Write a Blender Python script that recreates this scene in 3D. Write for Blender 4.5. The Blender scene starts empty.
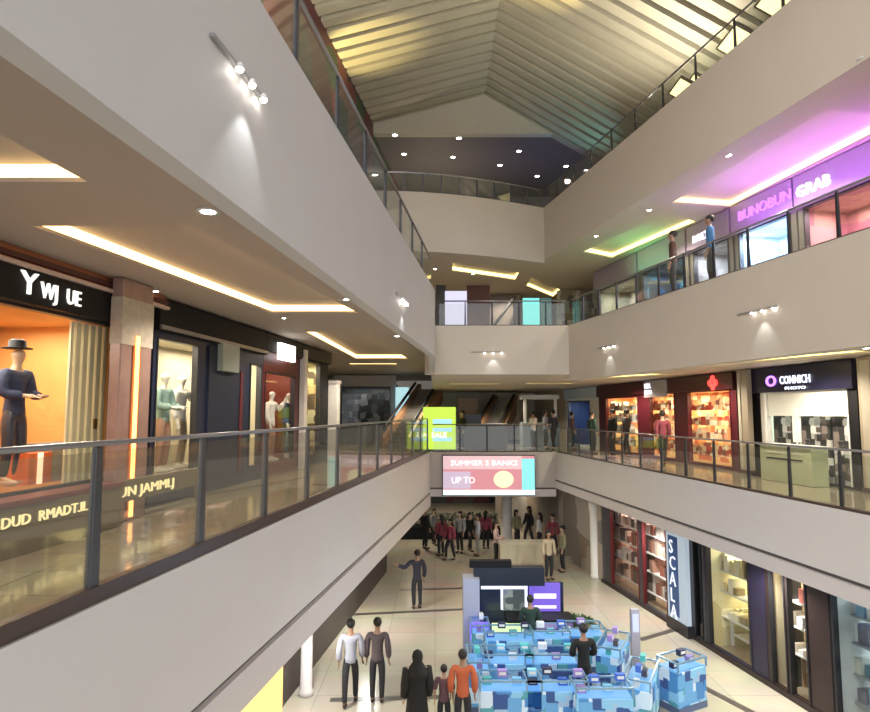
import bpy, bmesh, math, random
from mathutils import Vector, Matrix
R_ = random.Random(11)
SC = bpy.context.scene
COL = SC.collection
PI = math.pi
# ------------------------------------------------------------------ camera
FPX = 620.0
PITCH = math.atan(56 / FPX)
EYE = Vector((0, 0, 1.6))
def ray(px, py):
    dx, dy = (px - 435) / FPX, (356 - py) / FPX
    c, s = math.cos(PITCH), math.sin(PITCH)
    return Vector((dx, c - dy * s, s + dy * c))
def onz(px, py, z):
    r = ray(px, py); return EYE + r * ((z - EYE.z) / r.z)
def ony(px, py, Y):
    r = ray(px, py); return EYE + r * (Y / r.y)
cam = bpy.data.cameras.new('camera'); camo = bpy.data.objects.new('camera', cam); COL.objects.link(camo)
camo.location = EYE; camo.rotation_euler = (PI / 2 + PITCH, 0, 0)
cam.sensor_fit = 'HORIZONTAL'; cam.sensor_width = 36; cam.lens = FPX / 870 * 36; cam.clip_end = 300
SC.camera = camo
# ------------------------------------------------------------------ materials
MATS = {}
def M(name, col=(.5, .5, .5), rough=.5, metal=0, emit=None, es=1.0, var=.06, scale=6.0, bump=0.0, spec=.5):
    if name in MATS: return MATS[name]
    m = bpy.data.materials.new(name); m.use_nodes = True
    nt = m.node_tree; b = nt.nodes['Principled BSDF']
    tc = nt.nodes.new('ShaderNodeTexCoord'); nz = nt.nodes.new('ShaderNodeTexNoise')
    nz.inputs['Scale'].default_value = scale; nz.inputs['Detail'].default_value = 3
    nt.links.new(tc.outputs['Object'], nz.inputs['Vector'])
    mx = nt.nodes.new('ShaderNodeMix'); mx.data_type = 'RGBA'
    c1 = [max(0, c * (1 - var)) for c in col]; c2 = [min(1, c * (1 + var)) for c in col]
    mx.inputs[6].default_value = (*c1, 1); mx.inputs[7].default_value = (*c2, 1)
    nt.links.new(nz.outputs['Fac'], mx.inputs[0])
    nt.links.new(mx.outputs[2], b.inputs['Base Color'])
    b.inputs['Roughness'].default_value = rough; b.inputs['Metallic'].default_value = metal
    b.inputs['Specular IOR Level'].default_value = spec
    if bump:
        bp = nt.nodes.new('ShaderNodeBump'); bp.inputs['Strength'].default_value = bump
        nt.links.new(nz.outputs['Fac'], bp.inputs['Height']); nt.links.new(bp.outputs[0], b.inputs['Normal'])
    if emit:
        b.inputs['Emission Color'].default_value = (*emit, 1); b.inputs['Emission Strength'].default_value = es
    MATS[name] = m
    return m
def E(name, col, s): return M(name, tuple(min(1, c) * .5 for c in col), .5, 0, col, s)
def glass(name, tint=(.9, .95, .93), refl=.12, rough=.02, dirt=0.0):
    m = bpy.data.materials.new(name); m.use_nodes = True; nt = m.node_tree
    for n in list(nt.nodes): nt.nodes.remove(n)
    out = nt.nodes.new('ShaderNodeOutputMaterial'); tr = nt.nodes.new('ShaderNodeBsdfTransparent'); gl = nt.nodes.new('ShaderNodeBsdfGlossy')
    mix = nt.nodes.new('ShaderNodeMixShader'); fr = nt.nodes.new('ShaderNodeLayerWeight'); ma = nt.nodes.new('ShaderNodeMath'); ma.operation = 'MULTIPLY_ADD'
    pw = nt.nodes.new('ShaderNodeMath'); pw.operation = 'POWER'; pw.inputs[1].default_value = 4.0; fr.inputs['Blend'].default_value = .5
    tr.inputs[0].default_value = (*tint, 1); gl.inputs['Roughness'].default_value = rough
    ma.inputs[1].default_value = .35; ma.inputs[2].default_value = refl; ma.use_clamp = True
    nt.links.new(fr.outputs['Facing'], pw.inputs[0]); nt.links.new(pw.outputs[0], ma.inputs[0]); nt.links.new(ma.outputs[0], mix.inputs[0])
    nt.links.new(tr.outputs[0], mix.inputs[1]); nt.links.new(gl.outputs[0], mix.inputs[2])
    last = mix.outputs[0]
    if dirt:
        df = nt.nodes.new('ShaderNodeBsdfDiffuse'); df.inputs[0].default_value = (.55, .55, .5, 1)
        m2 = nt.nodes.new('ShaderNodeMixShader'); m2.inputs[0].default_value = dirt
        nt.links.new(last, m2.inputs[1]); nt.links.new(df.outputs[0], m2.inputs[2]); last = m2.outputs[0]
    nt.links.new(last, out.inputs[0]); MATS[name] = m; return m
def patchwork(name, cols, scale=8.0, rough=.5, emit=0.0, aspect=(1, 1, 1)):
    """goods on a shelf / printed graphic: cells of several colours"""
    if name in MATS: return MATS[name]
    m = bpy.data.materials.new(name); m.use_nodes = True; nt = m.node_tree; b = nt.nodes['Principled BSDF']
    tc = nt.nodes.new('ShaderNodeTexCoord'); mp = nt.nodes.new('ShaderNodeMapping'); mp.inputs['Scale'].default_value = aspect
    v = nt.nodes.new('ShaderNodeTexVoronoi'); v.distance = 'CHEBYCHEV'; v.inputs['Scale'].default_value = scale; v.inputs['Randomness'].default_value = .6
    sp = nt.nodes.new('ShaderNodeSeparateColor'); cr = nt.nodes.new('ShaderNodeValToRGB'); cr.color_ramp.interpolation = 'CONSTANT'
    nt.links.new(tc.outputs['Object'], mp.inputs[0]); nt.links.new(mp.outputs[0], v.inputs['Vector'])
    nt.links.new(v.outputs['Color'], sp.inputs[0]); nt.links.new(sp.outputs[0], cr.inputs[0])
    el = cr.color_ramp.elements
    while len(el) < len(cols): el.new(.5)
    for i, c in enumerate(cols): el[i].position = i / len(cols); el[i].color = (*c, 1)
    nt.links.new(cr.outputs[0], b.inputs['Base Color']); b.inputs['Roughness'].default_value = rough
    if emit:
        nt.links.new(cr.outputs[0], b.inputs['Emission Color']); b.inputs['Emission Strength'].default_value = emit
    MATS[name] = m; return m
def floor_tiles(name, c1, c2, grout, size, rough):
    m = bpy.data.materials.new(name); m.use_nodes = True; nt = m.node_tree; b = nt.nodes['Principled BSDF']
    tc = nt.nodes.new('ShaderNodeTexCoord'); br = nt.nodes.new('ShaderNodeTexBrick')
    br.offset = 0; br.inputs['Scale'].default_value = 1; br.inputs['Brick Width'].default_value = size; br.inputs['Row Height'].default_value = size
    br.inputs['Mortar Size'].default_value = .008; br.inputs['Color1'].default_value = (*c1, 1); br.inputs['Color2'].default_value = (*c2, 1); br.inputs['Mortar'].default_value = (*grout, 1)
    nz = nt.nodes.new('ShaderNodeTexNoise'); nz.inputs['Scale'].default_value = .7; nz.inputs['Detail'].default_value = 5
    mx = nt.nodes.new('ShaderNodeMix'); mx.data_type = 'RGBA'; mx.blend_type = 'MULTIPLY'; mx.inputs[0].default_value = .35
    nt.links.new(tc.outputs['Object'], br.inputs['Vector']); nt.links.new(tc.outputs['Object'], nz.inputs['Vector'])
    nt.links.new(br.outputs['Color'], mx.inputs[6]); nt.links.new(nz.outputs['Color'], mx.inputs[7]); nt.links.new(mx.outputs[2], b.inputs['Base Color'])
    b.inputs['Roughness'].default_value = rough; MATS[name] = m; return m

plaster = M('plaster_grey', (.50, .475, .45), .6, scale=1.5, var=.04)
plaster1 = M('plaster_white', (.66, .645, .64), .55, scale=1.5, var=.03)
plaster_w = M('plaster_warm', (.54, .48, .40), .6, scale=1.5, var=.04)
lipm = M('lip_paint', (.64, .61, .61), .5, scale=2, var=.03)
groove = M('groove_dark', (.12, .11, .11), .6)
soff = M('soffit_paint', (.40, .34, .29), .7, scale=1, var=.04)
soffw = M('soffit_warm', (.55, .49, .41), .7, scale=1, var=.04)
copper = M('copper_panel', (.42, .17, .09), .35, .6)
steel = M('brushed_steel', (.30, .30, .32), .35, .8)
darksteel = M('dark_steel', (.06, .06, .07), .4, .7)
brown = M('brown_base', (.07, .045, .035), .4)
black = M('black_panel', (.010, .010, .012), .55, spec=.2)
navy = M('navy_panel', (.015, .022, .05), .35)
maroon = M('maroon_panel', (.10, .012, .015), .4)
redm = M('red_paint', (.30, .02, .02), .4)
white = M('white_paint', (.75, .75, .73), .45)
cream = M('cream_paint', (.62, .56, .42), .5)
stone = M('column_stone', (.40, .37, .33), .4, scale=5, var=.25)
tanwood = M('tan_wood', (.40, .23, .11), .5, scale=4, var=.2)
chrome = M('chrome', (.6, .6, .62), .2, .9)
rail_glass = glass('balustrade_glass', (.93, .95, .92), .05, .03, .03)
rail_glass_l = glass('balustrade_glass_smoky', (.92, .91, .86), .08, .04, .05)
shop_glass = glass('shop_glass', (.97, .98, .98), .02)
floorG = floor_tiles('ground_tiles', (.66, .61, .49), (.61, .56, .45), (.42, .39, .34), 1.2, .22)
floorU = floor_tiles('upper_tiles', (.34, .30, .21), (.29, .26, .18), (.16, .14, .11), .8, .10)
floor_band = M('floor_band', (.10, .09, .08), .3)
cove_e = E('cove_glow', (1.0, .66, .28), 3.2)
cove_y = E('cove_glow_yellow', (1.0, .80, .30), 2.4)
lamp_e = E('lamp_lens', (1.0, .95, .88), 22)
win_e = E('lit_window_yellow', (1.0, .85, .40), 1.8)
# ------------------------------------------------------------------ mesh building
class MB:
    def __init__(s): s.v = []; s.f = []; s.mi = []
    def add(s, vs, fs, mi=0):
        k = len(s.v); s.v += [tuple(v) for v in vs]; s.f += [tuple(i + k for i in f) for f in fs]; s.mi += [mi] * len(fs); return s
    def box(s, x0, x1, y0, y1, z0, z1, P=None, mi=0):
        c = [(x, y, z) for z in (z0, z1) for y in (y0, y1) for x in (x0, x1)]
        if P: c = [P(*q) for q in c]
        return s.add(c, [(0, 1, 3, 2), (4, 6, 7, 5), (0, 4, 5, 1), (1, 5, 7, 3), (3, 7, 6, 2), (2, 6, 4, 0)], mi)
    def prism(s, pts, z0, z1, mi=0):
        n = len(pts); v = [(p[0], p[1], z0) for p in pts] + [(p[0], p[1], z1) for p in pts]
        return s.add(v, [tuple(range(n))[::-1], tuple(range(n, 2 * n))] + [(i, (i + 1) % n, n + (i + 1) % n, n + i) for i in range(n)], mi)
    def tube(s, path, r, n=10, mi=0):
        path = [Vector(p) for p in path]; rr = r if isinstance(r, (list, tuple)) else [r] * len(path); rings = []
        for i, p in enumerate(path):
            d = (path[min(i + 1, len(path) - 1)] - path[max(i - 1, 0)]).normalized()
            a = Vector((0, 0, 1)) if abs(d.z) < .9 else Vector((1, 0, 0))
            e1 = d.cross(a).normalized(); e2 = d.cross(e1)
            rings.append([p + (e1 * math.cos(2 * PI * k / n) + e2 * math.sin(2 * PI * k / n)) * rr[i] for k in range(n)])
        v = [q for g in rings for q in g]; f = []
        for i in range(len(rings) - 1):
            for k in range(n): f.append((i * n + k, i * n + (k + 1) % n, (i + 1) * n + (k + 1) % n, (i + 1) * n + k))
        f += [tuple(range(n)), tuple(range((len(rings) - 1) * n, len(rings) * n))]
        return s.add(v, f, mi)
    def lathe(s, prof, c=(0, 0, 0), n=16, sx=1, sy=1, mi=0):
        v = []; f = []
        for r, z in prof:
            for k in range(n): v.append((c[0] + r * sx * math.cos(2 * PI * k / n), c[1] + r * sy * math.sin(2 * PI * k / n), c[2] + z))
        for i in range(len(prof) - 1):
            for k in range(n): f.append((i * n + k, i * n + (k + 1) % n, (i + 1) * n + (k + 1) % n, (i + 1) * n + k))
        f += [tuple(range(n)), tuple(range((len(prof) - 1) * n, len(prof) * n))]
        return s.add(v, f, mi)
    def ball(s, c, r, n=12, m=8, mi=0):
        if not isinstance(r, (tuple, list)): r = (r, r, r)
        return s.lathe([(math.sin(PI * max(.02, min(.98, i / m))), -r[2] * math.cos(PI * i / m)) for i in range(m + 1)], c, n, r[0], r[1], mi)
    def sweep(s, path, prof, closed=True, mi=0):
        """prof [(d,z)] with d measured to the LEFT normal (ccw) of the plan path, mitred"""
        n = len(prof); pts = [Vector((p[0], p[1])) for p in path]; v = []
        for i, p in enumerate(pts):
            ns = []
            if i: d = (p - pts[i - 1]).normalized(); ns.append(Vector((-d.y, d.x)))
            if i < len(pts) - 1: d = (pts[i + 1] - p).normalized(); ns.append(Vector((-d.y, d.x)))
            m = sum(ns, Vector((0, 0))).normalized(); k = 1 / max(.4, m.dot(ns[0]))
            for d, z in prof: v.append((p.x + m.x * d * k, p.y + m.y * d * k, z))
        f = []
        for i in range(len(pts) - 1):
            for k in range(n if closed else n - 1): f.append((i * n + k, i * n + (k + 1) % n, (i + 1) * n + (k + 1) % n, (i + 1) * n + k))
        if closed: f += [tuple(range(n)), tuple(range((len(pts) - 1) * n, len(pts) * n))]
        return s.add(v, f, mi)
    def build(s, name, mats, parent=None, bevel=0, smooth=False):
        me = bpy.data.meshes.new(name); me.from_pydata(s.v, [], s.f)
        if not isinstance(mats, (list, tuple)): mats = [mats]
        for m in mats: me.materials.append(m)
        me.polygons.foreach_set('material_index', s.mi)
        bm = bmesh.new(); bm.from_mesh(me); bmesh.ops.recalc_face_normals(bm, faces=bm.faces)
        if bevel: bmesh.ops.bevel(bm, geom=list(bm.edges), offset=bevel, segments=1, affect='EDGES', clamp_overlap=True)
        bm.to_mesh(me); bm.free()
        if smooth: me.polygons.foreach_set('use_smooth', [True] * len(me.polygons))
        o = bpy.data.objects.new(name, me); COL.objects.link(o)
        if parent: o.parent = parent
        return o
def struct(o, label=None, cat=None):
    o['kind'] = 'structure'
    if label: o['label'] = label
    if cat: o['category'] = cat
    return o
def tag(o, label, cat, group=None, kind=None):
    o['label'] = label; o['category'] = cat
    if group: o['group'] = group
    if kind: o['kind'] = kind
    return o
def thing(name, label, cat, loc=(0, 0, 0), rz=0, group=None):
    o = bpy.data.objects.new(name, None); o.empty_display_size = .1; COL.objects.link(o)
    o.location = loc; o.rotation_euler = (0, 0, rz); return tag(o, label, cat, group)
def dup(root, loc, rz=None, label=None, group=None):
    def cp(o, par):
        c = o.copy(); COL.objects.link(c); c.parent = par
        for ch in kids.get(o, []): cp(ch, c)
        return c
    kids = {}
    for o in COL.objects:
        if o.parent: kids.setdefault(o.parent, []).append(o)
    r = cp(root, None); r.location = loc
    if rz is not None: r.rotation_euler = (0, 0, rz)
    if label: r['label'] = label
    if group: r['group'] = group
    return r
def text_mesh(body, size, name, mat, parent, x, y, z, ext=.01, align='LEFT', sx=1, flat=False):
    """upright lettering reading along +x, facing -y"""
    c = bpy.data.curves.new('t', 'FONT'); c.body = body; c.size = size; c.extrude = ext; c.align_x = align; c.resolution_u = 2
    t = bpy.data.objects.new('t', c); COL.objects.link(t)
    me = bpy.data.meshes.new_from_object(t.evaluated_get(bpy.context.evaluated_depsgraph_get()))
    bpy.data.objects.remove(t)
    me.transform(Matrix.Translation((x, y, z)) @ Matrix.Rotation(PI / 2, 4, 'X') @ Matrix.Scale(sx, 4, (1, 0, 0)))
    me.materials.clear(); me.materials.append(mat)
    o = bpy.data.objects.new(name, me); COL.objects.link(o); o.parent = parent; return o
class Wall:
    """vertical plane; u runs to the viewer's right, n into the wall"""
    def __init__(w, p, u):
        w.p = Vector((p[0], p[1], 0)); w.u = Vector((u[0], u[1], 0)).normalized(); w.n = Vector((-w.u.y, w.u.x, 0)); w.rz = math.atan2(w.u.y, w.u.x)
    def P(w, s, d=0, z=0): return w.p + w.u * s + w.n * d + Vector((0, 0, z))
    def hit(w, px, py, d=0):
        r = ray(px, py); k = ((w.p - EYE).dot(w.n) + d) / r.dot(w.n); q = EYE + r * k
        return (q - w.p).dot(w.u), q.z
    def s(w, px, py=412, d=0): return w.hit(px, py, d)[0]
    def z(w, px, py, d=0): return w.hit(px, py, d)[1]
def light(kind, name, loc, power, col=(1, 1, 1), size=.3, rot=None, spot=None, sy=None):
    l = bpy.data.lights.new(name, kind); l.energy = power; l.color = col
    if kind == 'AREA':
        l.size = size
        if sy: l.shape = 'RECTANGLE'; l.size_y = sy
    else: l.shadow_soft_size = size
    if spot: l.spot_size = spot; l.spot_blend = .6
    o = bpy.data.objects.new(name, l); COL.objects.link(o); o.location = loc
    if rot: o.rotation_euler = rot
    return o
def slopeline(p0, p1, Y): k = (Y - p0[1]) / (p1[1] - p0[1]); return (p0[0] + (p1[0] - p0[0]) * k, Y)
# ------------------------------------------------------------------ plan lines
L1L = lambda Y: slopeline((-2.94, 4.35), (-.20, 25.1), Y)
L1R = lambda Y: slopeline((6.72, 9.76), (4.65, 26.5), Y)
L2L = lambda Y: slopeline((-1.087, 3.64), (0.0, 12.85), Y)
L2R = lambda Y: slopeline((6.05, 8.43), (3.76, 19.08), Y)
GZ, Z2, Z3 = -4.15, 4.15, 8.30
BK1, BK2 = 25.1, 18.2
# facade planes
WLf = Wall((-.993 * 6 - .1186 * 0, .1186 * 6), (.1186, .993))          # left level-1 shopfronts
# ------------------------------------------------------------------ floors and slabs
struct(MB().box(-16, 16, -6, 48, GZ - .3, GZ).build('floor', floorG))
fb = MB()
for a, b in (((300, 617), (470, 609)), ((640, 640), (700, 622)), ((655, 662), (770, 722)), ((400, 590), (470, 588)), ((330, 700), (440, 697))):
    A, B = onz(*a, GZ), onz(*b, GZ); d = (B - A).normalized() * 1; q = Vector((-d.y, d.x, 0)) * .09
    fb.prism([A + q, A - q, B - q, B + q], GZ, GZ + .004)
struct(fb.build('floor_inlay', floor_band), 'dark stone inlay stripes in the ground floor', 'floor')
# level 1 floor (ring around the void)
l1 = [(L1L(-4)[0]-.3,-4), (L1L(BK1)[0]-.3,BK1+.3), (-14, BK1+.3), (-14, -4)]
struct(MB().prism(l1, -.4, -.001).build('floor', floorU))
struct(MB().prism([(-14, BK1+.3), (14, BK1+.3), (14, 44), (-14, 44)], -.4, -.001).build('floor', floorU))
struct(MB().prism([(L1R(-2)[0]+.3,-2), (14, -2), (14, BK1+.3), (L1R(BK1)[0]+.3,BK1+.3)], -.4, -.001).build('floor', floorU))
# fascias: (face, groove, lip) profile, swept; d>0 = left of path
def fascia(name, path, top, groove_z, bot, side, m1, m2=None, thick=.35):
    k = side; a = MB(); a.sweep(path, [(0, top), (k * thick, top), (k * thick, groove_z), (0, groove_z)]); struct(a.build(name, m1))
    if groove_z > bot:
        g = MB(); g.sweep(path, [(k * .05, groove_z), (k * thick, groove_z), (k * thick, groove_z - .07), (k * .05, groove_z - .07)]); struct(g.build(name, groove))
        g = MB(); g.sweep(path, [(-k * .03, groove_z - .07), (k * thick, groove_z - .07), (k * thick, bot), (-k * .03, bot)]); struct(g.build(name, m2 or lipm))
fascia('wall_left', [L1L(-4), L1L(BK1)], 0, -1.58, -2.12, 1, plaster1)
fascia('wall_right', [L1R(BK1), L1R(-2)], 0, -1.08, -1.42, 1, plaster1)
fascia('wall_back', [(L1L(BK1)[0] , BK1), (L1R(BK1)[0], BK1)], 0, -1.4, -1.75, 1, plaster)
# level 2
e2 = L2L(12.85)
fascia('wall_left', [L2L(-3), e2, (-.02, BK2)], Z2, 2.76, 2.76, 1, plaster, thick=.13)
fascia('wall_back', [(-.3, BK2), L2R(BK2)], Z2, 2.70, 2.70, 1, plaster_w, thick=.3)
fascia('wall_right', [L2R(BK2), L2R(-2)], Z2, 2.52, 2.52, 1, plaster_w, thick=.3)
# small shadow reveals at the foot of each level-2 fascia
# level 3
def arc3():
    pts = []
    a, b = (-3.2, 18.3), L2R(19.9)
    for i in range(13):
        t = i / 12; pts.append((a[0] + (b[0] - a[0]) * t, a[1] + (b[1] - a[1]) * t - .55 * math.sin(PI * t)))
    return pts
A3 = arc3()
fascia('wall_back', A3, Z3, 6.45, 6.45, 1, plaster_w, thick=.3)
fascia('wall_right', [L2R(19.9), L2R(-2)], Z3, 6.55, 6.55, 1, plaster_w, thick=.3)

def soffit(name, outer, holes, z, mat, depth=.16, em=cove_e, tag_text=None):
    bm = bmesh.new(); edges = []
    for loop in [outer] + holes:
        vs = [bm.verts.new((p[0], p[1], z)) for p in loop]
        for i in range(len(vs)): edges.append(bm.edges.new((vs[i], vs[(i + 1) % len(vs)])))
    bmesh.ops.triangle_fill(bm, use_beauty=True, edges=edges)
    r = bmesh.ops.extrude_face_region(bm, geom=list(bm.faces))
    for v in r['geom']:
        if isinstance(v, bmesh.types.BMVert): v.co.z += .04
    bmesh.ops.recalc_face_normals(bm, faces=bm.faces)
    me = bpy.data.meshes.new(name); bm.to_mesh(me); bm.free(); me.materials.append(mat)
    o = bpy.data.objects.new(name, me); COL.objects.link(o); struct(o)
    for i, h in enumerate(holes):
        cx = sum(p[0] for p in h) / len(h); cy = sum(p[1] for p in h) / len(h)
        t = thing('cove_light', tag_text[i], 'ceiling light', (cx, cy, z))
        a = sum(h[k][0] * h[(k + 1) % len(h)][1] - h[(k + 1) % len(h)][0] * h[k][1] for k in range(len(h)))
        hh = h if a > 0 else h[::-1]
        loc = [(p[0] - cx, p[1] - cy) for p in hh]
        b = MB()
        for k in range(len(loc)):
            p, q = Vector(loc[k]), Vector(loc[(k + 1) % len(loc)]); d = (q - p).normalized(); nn = Vector((d.y, -d.x)) * .02
            b.prism([p, q, q + nn, p + nn], .04, depth)
        b.build('light_strip', em, t)
        MB().prism(loc, depth, depth + .02).build('recess_panel', mat, t)

def quad(pts, z): return [tuple(onz(a, b, z)[:2]) for a, b in pts]
# left level-1 ceiling z 3.6
ZC = 3.6
trayA = [(-5.0, 3.6), (-3.1, 3.6), onz(0, 182, ZC)[:2], ]
pa = onz(0, 182, ZC); pb = onz(88, 182, ZC)
uL = Vector((.1186, .993))
def tray_from(far_l, far_r, length):   # rectangle whose far side runs far_l..far_r and whose sides run back towards the viewer along uL
    a, b = Vector(far_l[:2]), Vector(far_r[:2]); return [tuple(a), tuple(b), tuple(b - uL * length), tuple(a - uL * length)]
tA = tray_from((pb.x - 2.2, pb.y), pb, 3.2)
b0, b1, b2 = onz(32, 226, ZC), onz(272, 313, ZC), onz(366, 326, ZC)
tB = [tuple(b0[:2]), tuple(b1[:2]), (b1.x + 1.75, b1.y), (b0.x + 1.75, b0.y)]
c0, c1, c2 = onz(304, 332, ZC), onz(356, 359, ZC), onz(408, 359, ZC)
tC = [tuple(c0[:2]), tuple(c1[:2]), (c2.x, c1.y), (c0.x + 1.6, c0.y)]
out = [(L2L(-3)[0], -3), (L2L(12.85)[0] - .1, 12.85), (-.1, BK2 + .3), (-.1, 40), (-12, 40), (-12, -3)]
out = [(p[0] - .12, p[1]) for p in out[:4]] + out[4:]
tJ = [(-3.6, 25.6), (-1.6, 25.6), (-1.6, 26.3), (-3.6, 26.3)]
soffit('ceiling', out, [tA, tB, tC, tJ], ZC, soff, tag_text=['warm lit ceiling recess nearest the camera above the left walkway', 'long warm lit ceiling recess along the left shop signs', 'farther small warm lit ceiling recess above the left walkway end', 'small warm lit recess over the escalators at the far left'])
# left floor slab of level 2
struct(MB().prism([(L2L(-3)[0] - .3, -3), (e2[0] - .3, e2[1]), (-.32, BK2), (-.32, 40), (-12, 40), (-12, -3)], Z2 - .3, Z2 - .02).build('floor', floorU))
# back + right ceiling of level 1
ZR = 2.72
r0, r1 = onz(862, 351, ZR), onz(694, 366, ZR)
uR = (Vector(L1R(20)) - Vector(L1R(10))).normalized(); nR = Vector((uR.y, -uR.x))
q0, q1 = Vector(r0[:2]), Vector(r1[:2]); tD = [tuple(q0 - nR * .2), tuple(q1 - nR * .2), tuple(q1 + nR * .5), tuple(q0 + nR * .5)]
r2, r3 = onz(655, 374, ZR), onz(560, 380, ZR)
q2, q3 = Vector(r2[:2]), Vector(r3[:2]); tE = [tuple(q2 - nR * .15), tuple(q3 - nR * .15), tuple(q3 + nR * .8), tuple(q2 + nR * .8)]
outR = [(L2R(-2)[0] + .15, -2), (L2R(BK2)[0] + .15, BK2 + .2), (-.1, BK2 + .3), (-.1, 40), (14, 40), (14, -2)]
tK = [(.6, 24.5), (2.6, 24.5), (2.6, 25.2), (.6, 25.2)]
tL = [(3.6, 24.0), (5.4, 24.0), (5.4, 24.7), (3.6, 24.7)]
soffit('ceiling', outR, [tD, tE, tK, tL], ZR, soffw, em=cove_y, tag_text=['warm lit ceiling strip above the dark photo shop on the right', 'warm lit ceiling strip beyond the red shop on the right', 'short warm lit recess under the middle of the upper bridge', 'short warm lit recess under the right end of the upper bridge'])
struct(MB().prism([(L2R(-2)[0] + .3, -2), (L2R(BK2)[0] + .3, BK2 + .3), (-.3, BK2 + .3), (-.3, 40), (14, 40), (14, -2)], Z2 - .3, Z2 - .02).build('floor', floorU))
# level 2 ceiling (right + back)
ZS = 6.62
def pz(px, py): return Vector(onz(px, py, ZS)[:2])
f1, f2, f3 = pz(672, 203), pz(730, 207), pz(905, 118)
tF = [tuple(f1), tuple(f2), tuple(f3), tuple(f3 + (f1 - f2))]
g1, g2, g3 = pz(583, 252), pz(612, 258), pz(697, 222)
tG = [tuple(g1), tuple(g2), tuple(g3), tuple(g3 + (g1 - g2))]
h1, h2 = pz(452, 271), pz(515, 280)
tH = [tuple(h1), tuple(h2), (h2.x, h2.y - 1.2), (h1.x, h1.y - 1.2)]
h3, h4 = pz(526, 286), pz(553, 297)
tI = [tuple(h3), tuple(h4), (h4.x + .0, h4.y - 1.6), (h3.x, h3.y - 1.6)]
outS = [(L2R(-2)[0] + .15, -2), (L2R(19.9)[0] + .15, 20.0)] + [(p[0], p[1] + .2) for p in A3[::-1][1:]] + [(-9, 18.6), (-9, 40), (14, 40), (14, -2)]
soffit('ceiling', outS, [tF, tG, tH, tI], ZS, soffw, em=cove_y, tag_text=['long warm cove light beside the purple lit upper shop', 'second warm cove light on the upper right ceiling beyond the purple one', 'warm cove light over the level above the bridge at the left', 'small warm cove light near the back right corner of the upper level'])
struct(MB().prism([(L2R(-2)[0] + .3, -2), (L2R(19.9)[0] + .3, 20.2)] + [(p[0], p[1] + .3) for p in A3[::-1][1:]] + [(-9, 18.6), (-9, 40), (14, 40), (14, -2)], Z3 - .25, Z3 - .02).build('floor', floorU))
# ------------------------------------------------------------------ roof
RX, RZ = 1.85, 13.4
slatm = M('roof_slat', (.56, .51, .38), .6, scale=1.2, var=.1)
roofm = M('roof_board', (.05, .045, .03), .7, scale=2, var=.15)
zl = lambda x: RZ - .27 * (RX - x)
zr = lambda x: RZ - .60 * (x - RX)
for nm, x0, x1, zf in (('ceiling_left', -7.5, RX, zl), ('ceiling_right', RX, 10.5, zr)):
    a = MB(); a.add([(x0, -1, zf(x0) + .24), (x1, -1, zf(x1) + .24), (x1, 22.45, zf(x1) + .24), (x0, 22.45, zf(x0) + .24),
                     (x0, -1, zf(x0) + .3), (x1, -1, zf(x1) + .3), (x1, 22.45, zf(x1) + .3), (x0, 22.45, zf(x0) + .3)],
                    [(0, 1, 2, 3), (7, 6, 5, 4), (0, 4, 5, 1), (1, 5, 6, 2), (2, 6, 7, 3), (3, 7, 4, 0)])
    y = 2.0
    while y < 22.3:
        w = .345
        a.add([(x0, y, zf(x0)), (x1, y, zf(x1)), (x1, y + w, zf(x1)), (x0, y + w, zf(x0)),
               (x0, y, zf(x0) + .17), (x1, y, zf(x1) + .17), (x1, y + w, zf(x1) + .17), (x0, y + w, zf(x0) + .17)],
              [(0, 1, 2, 3), (7, 6, 5, 4), (0, 4, 5, 1), (1, 5, 6, 2), (2, 6, 7, 3), (3, 7, 4, 0)], 1)
        y += .53
    struct(a.build(nm, [roofm, slatm]))
# gable wall and rear ceiling
ZB = 12.0
g = MB(); g.add([(-7.5, 22.2, ZB - .1), (10.5, 22.2, ZB - .1), (10.5, 22.2, ZB), (RX, 22.2, RZ + .1), (-7.5, 22.2, ZB)] + [(-7.5, 22.5, ZB - .1), (10.5, 22.5, ZB - .1), (10.5, 22.5, ZB), (RX, 22.5, RZ + .1), (-7.5, 22.5, ZB)],
                [(0, 1, 2, 3, 4), (9, 8, 7, 6, 5), (0, 5, 6, 1), (1, 6, 7, 2), (2, 7, 8, 3), (3, 8, 9, 4), (4, 9, 5, 0)])
struct(g.build('wall_back', M('gable_paint', (.66, .60, .48), .7)))
struct(MB().box(-9, 12, 22.51, 30, ZB - .1, ZB).build('ceiling', M('rear_ceiling', (.22, .20, .19), .6)))
struct(MB().box(-9, 12, 29, 29.3, Z3, ZB).build('wall_back', M('rear_wall', (.20, .17, .14), .6)))
# outer walls of the upper storeys
struct(MB().box(-.1, .1, -3, 30, Z2, 12.6, P=lambda x, y, z: Wall((-5.05, 0), (.1186, .993)).P(y, x, z)).build('wall_left', patchwork('upper_wall', [(.16, .03, .03), (.03, .03, .03), (.22, .06, .05), (.05, .10, .04), (.10, .08, .07), (.14, .03, .04)], .9)))
struct(MB().box(10.4, 10.6, -2, 30, Z3, 9.2).build('wall_right', plaster_w))
struct(MB().box(14, 14.2, -2, 44, GZ, Z3).build('wall_right', plaster_w))
struct(MB().box(-14, 14, 44, 44.2, GZ, Z3).build('wall_back', plaster_w))
struct(MB().box(-14.2, -14, -4, 44, GZ, Z3).build('wall_left', plaster_w))
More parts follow.
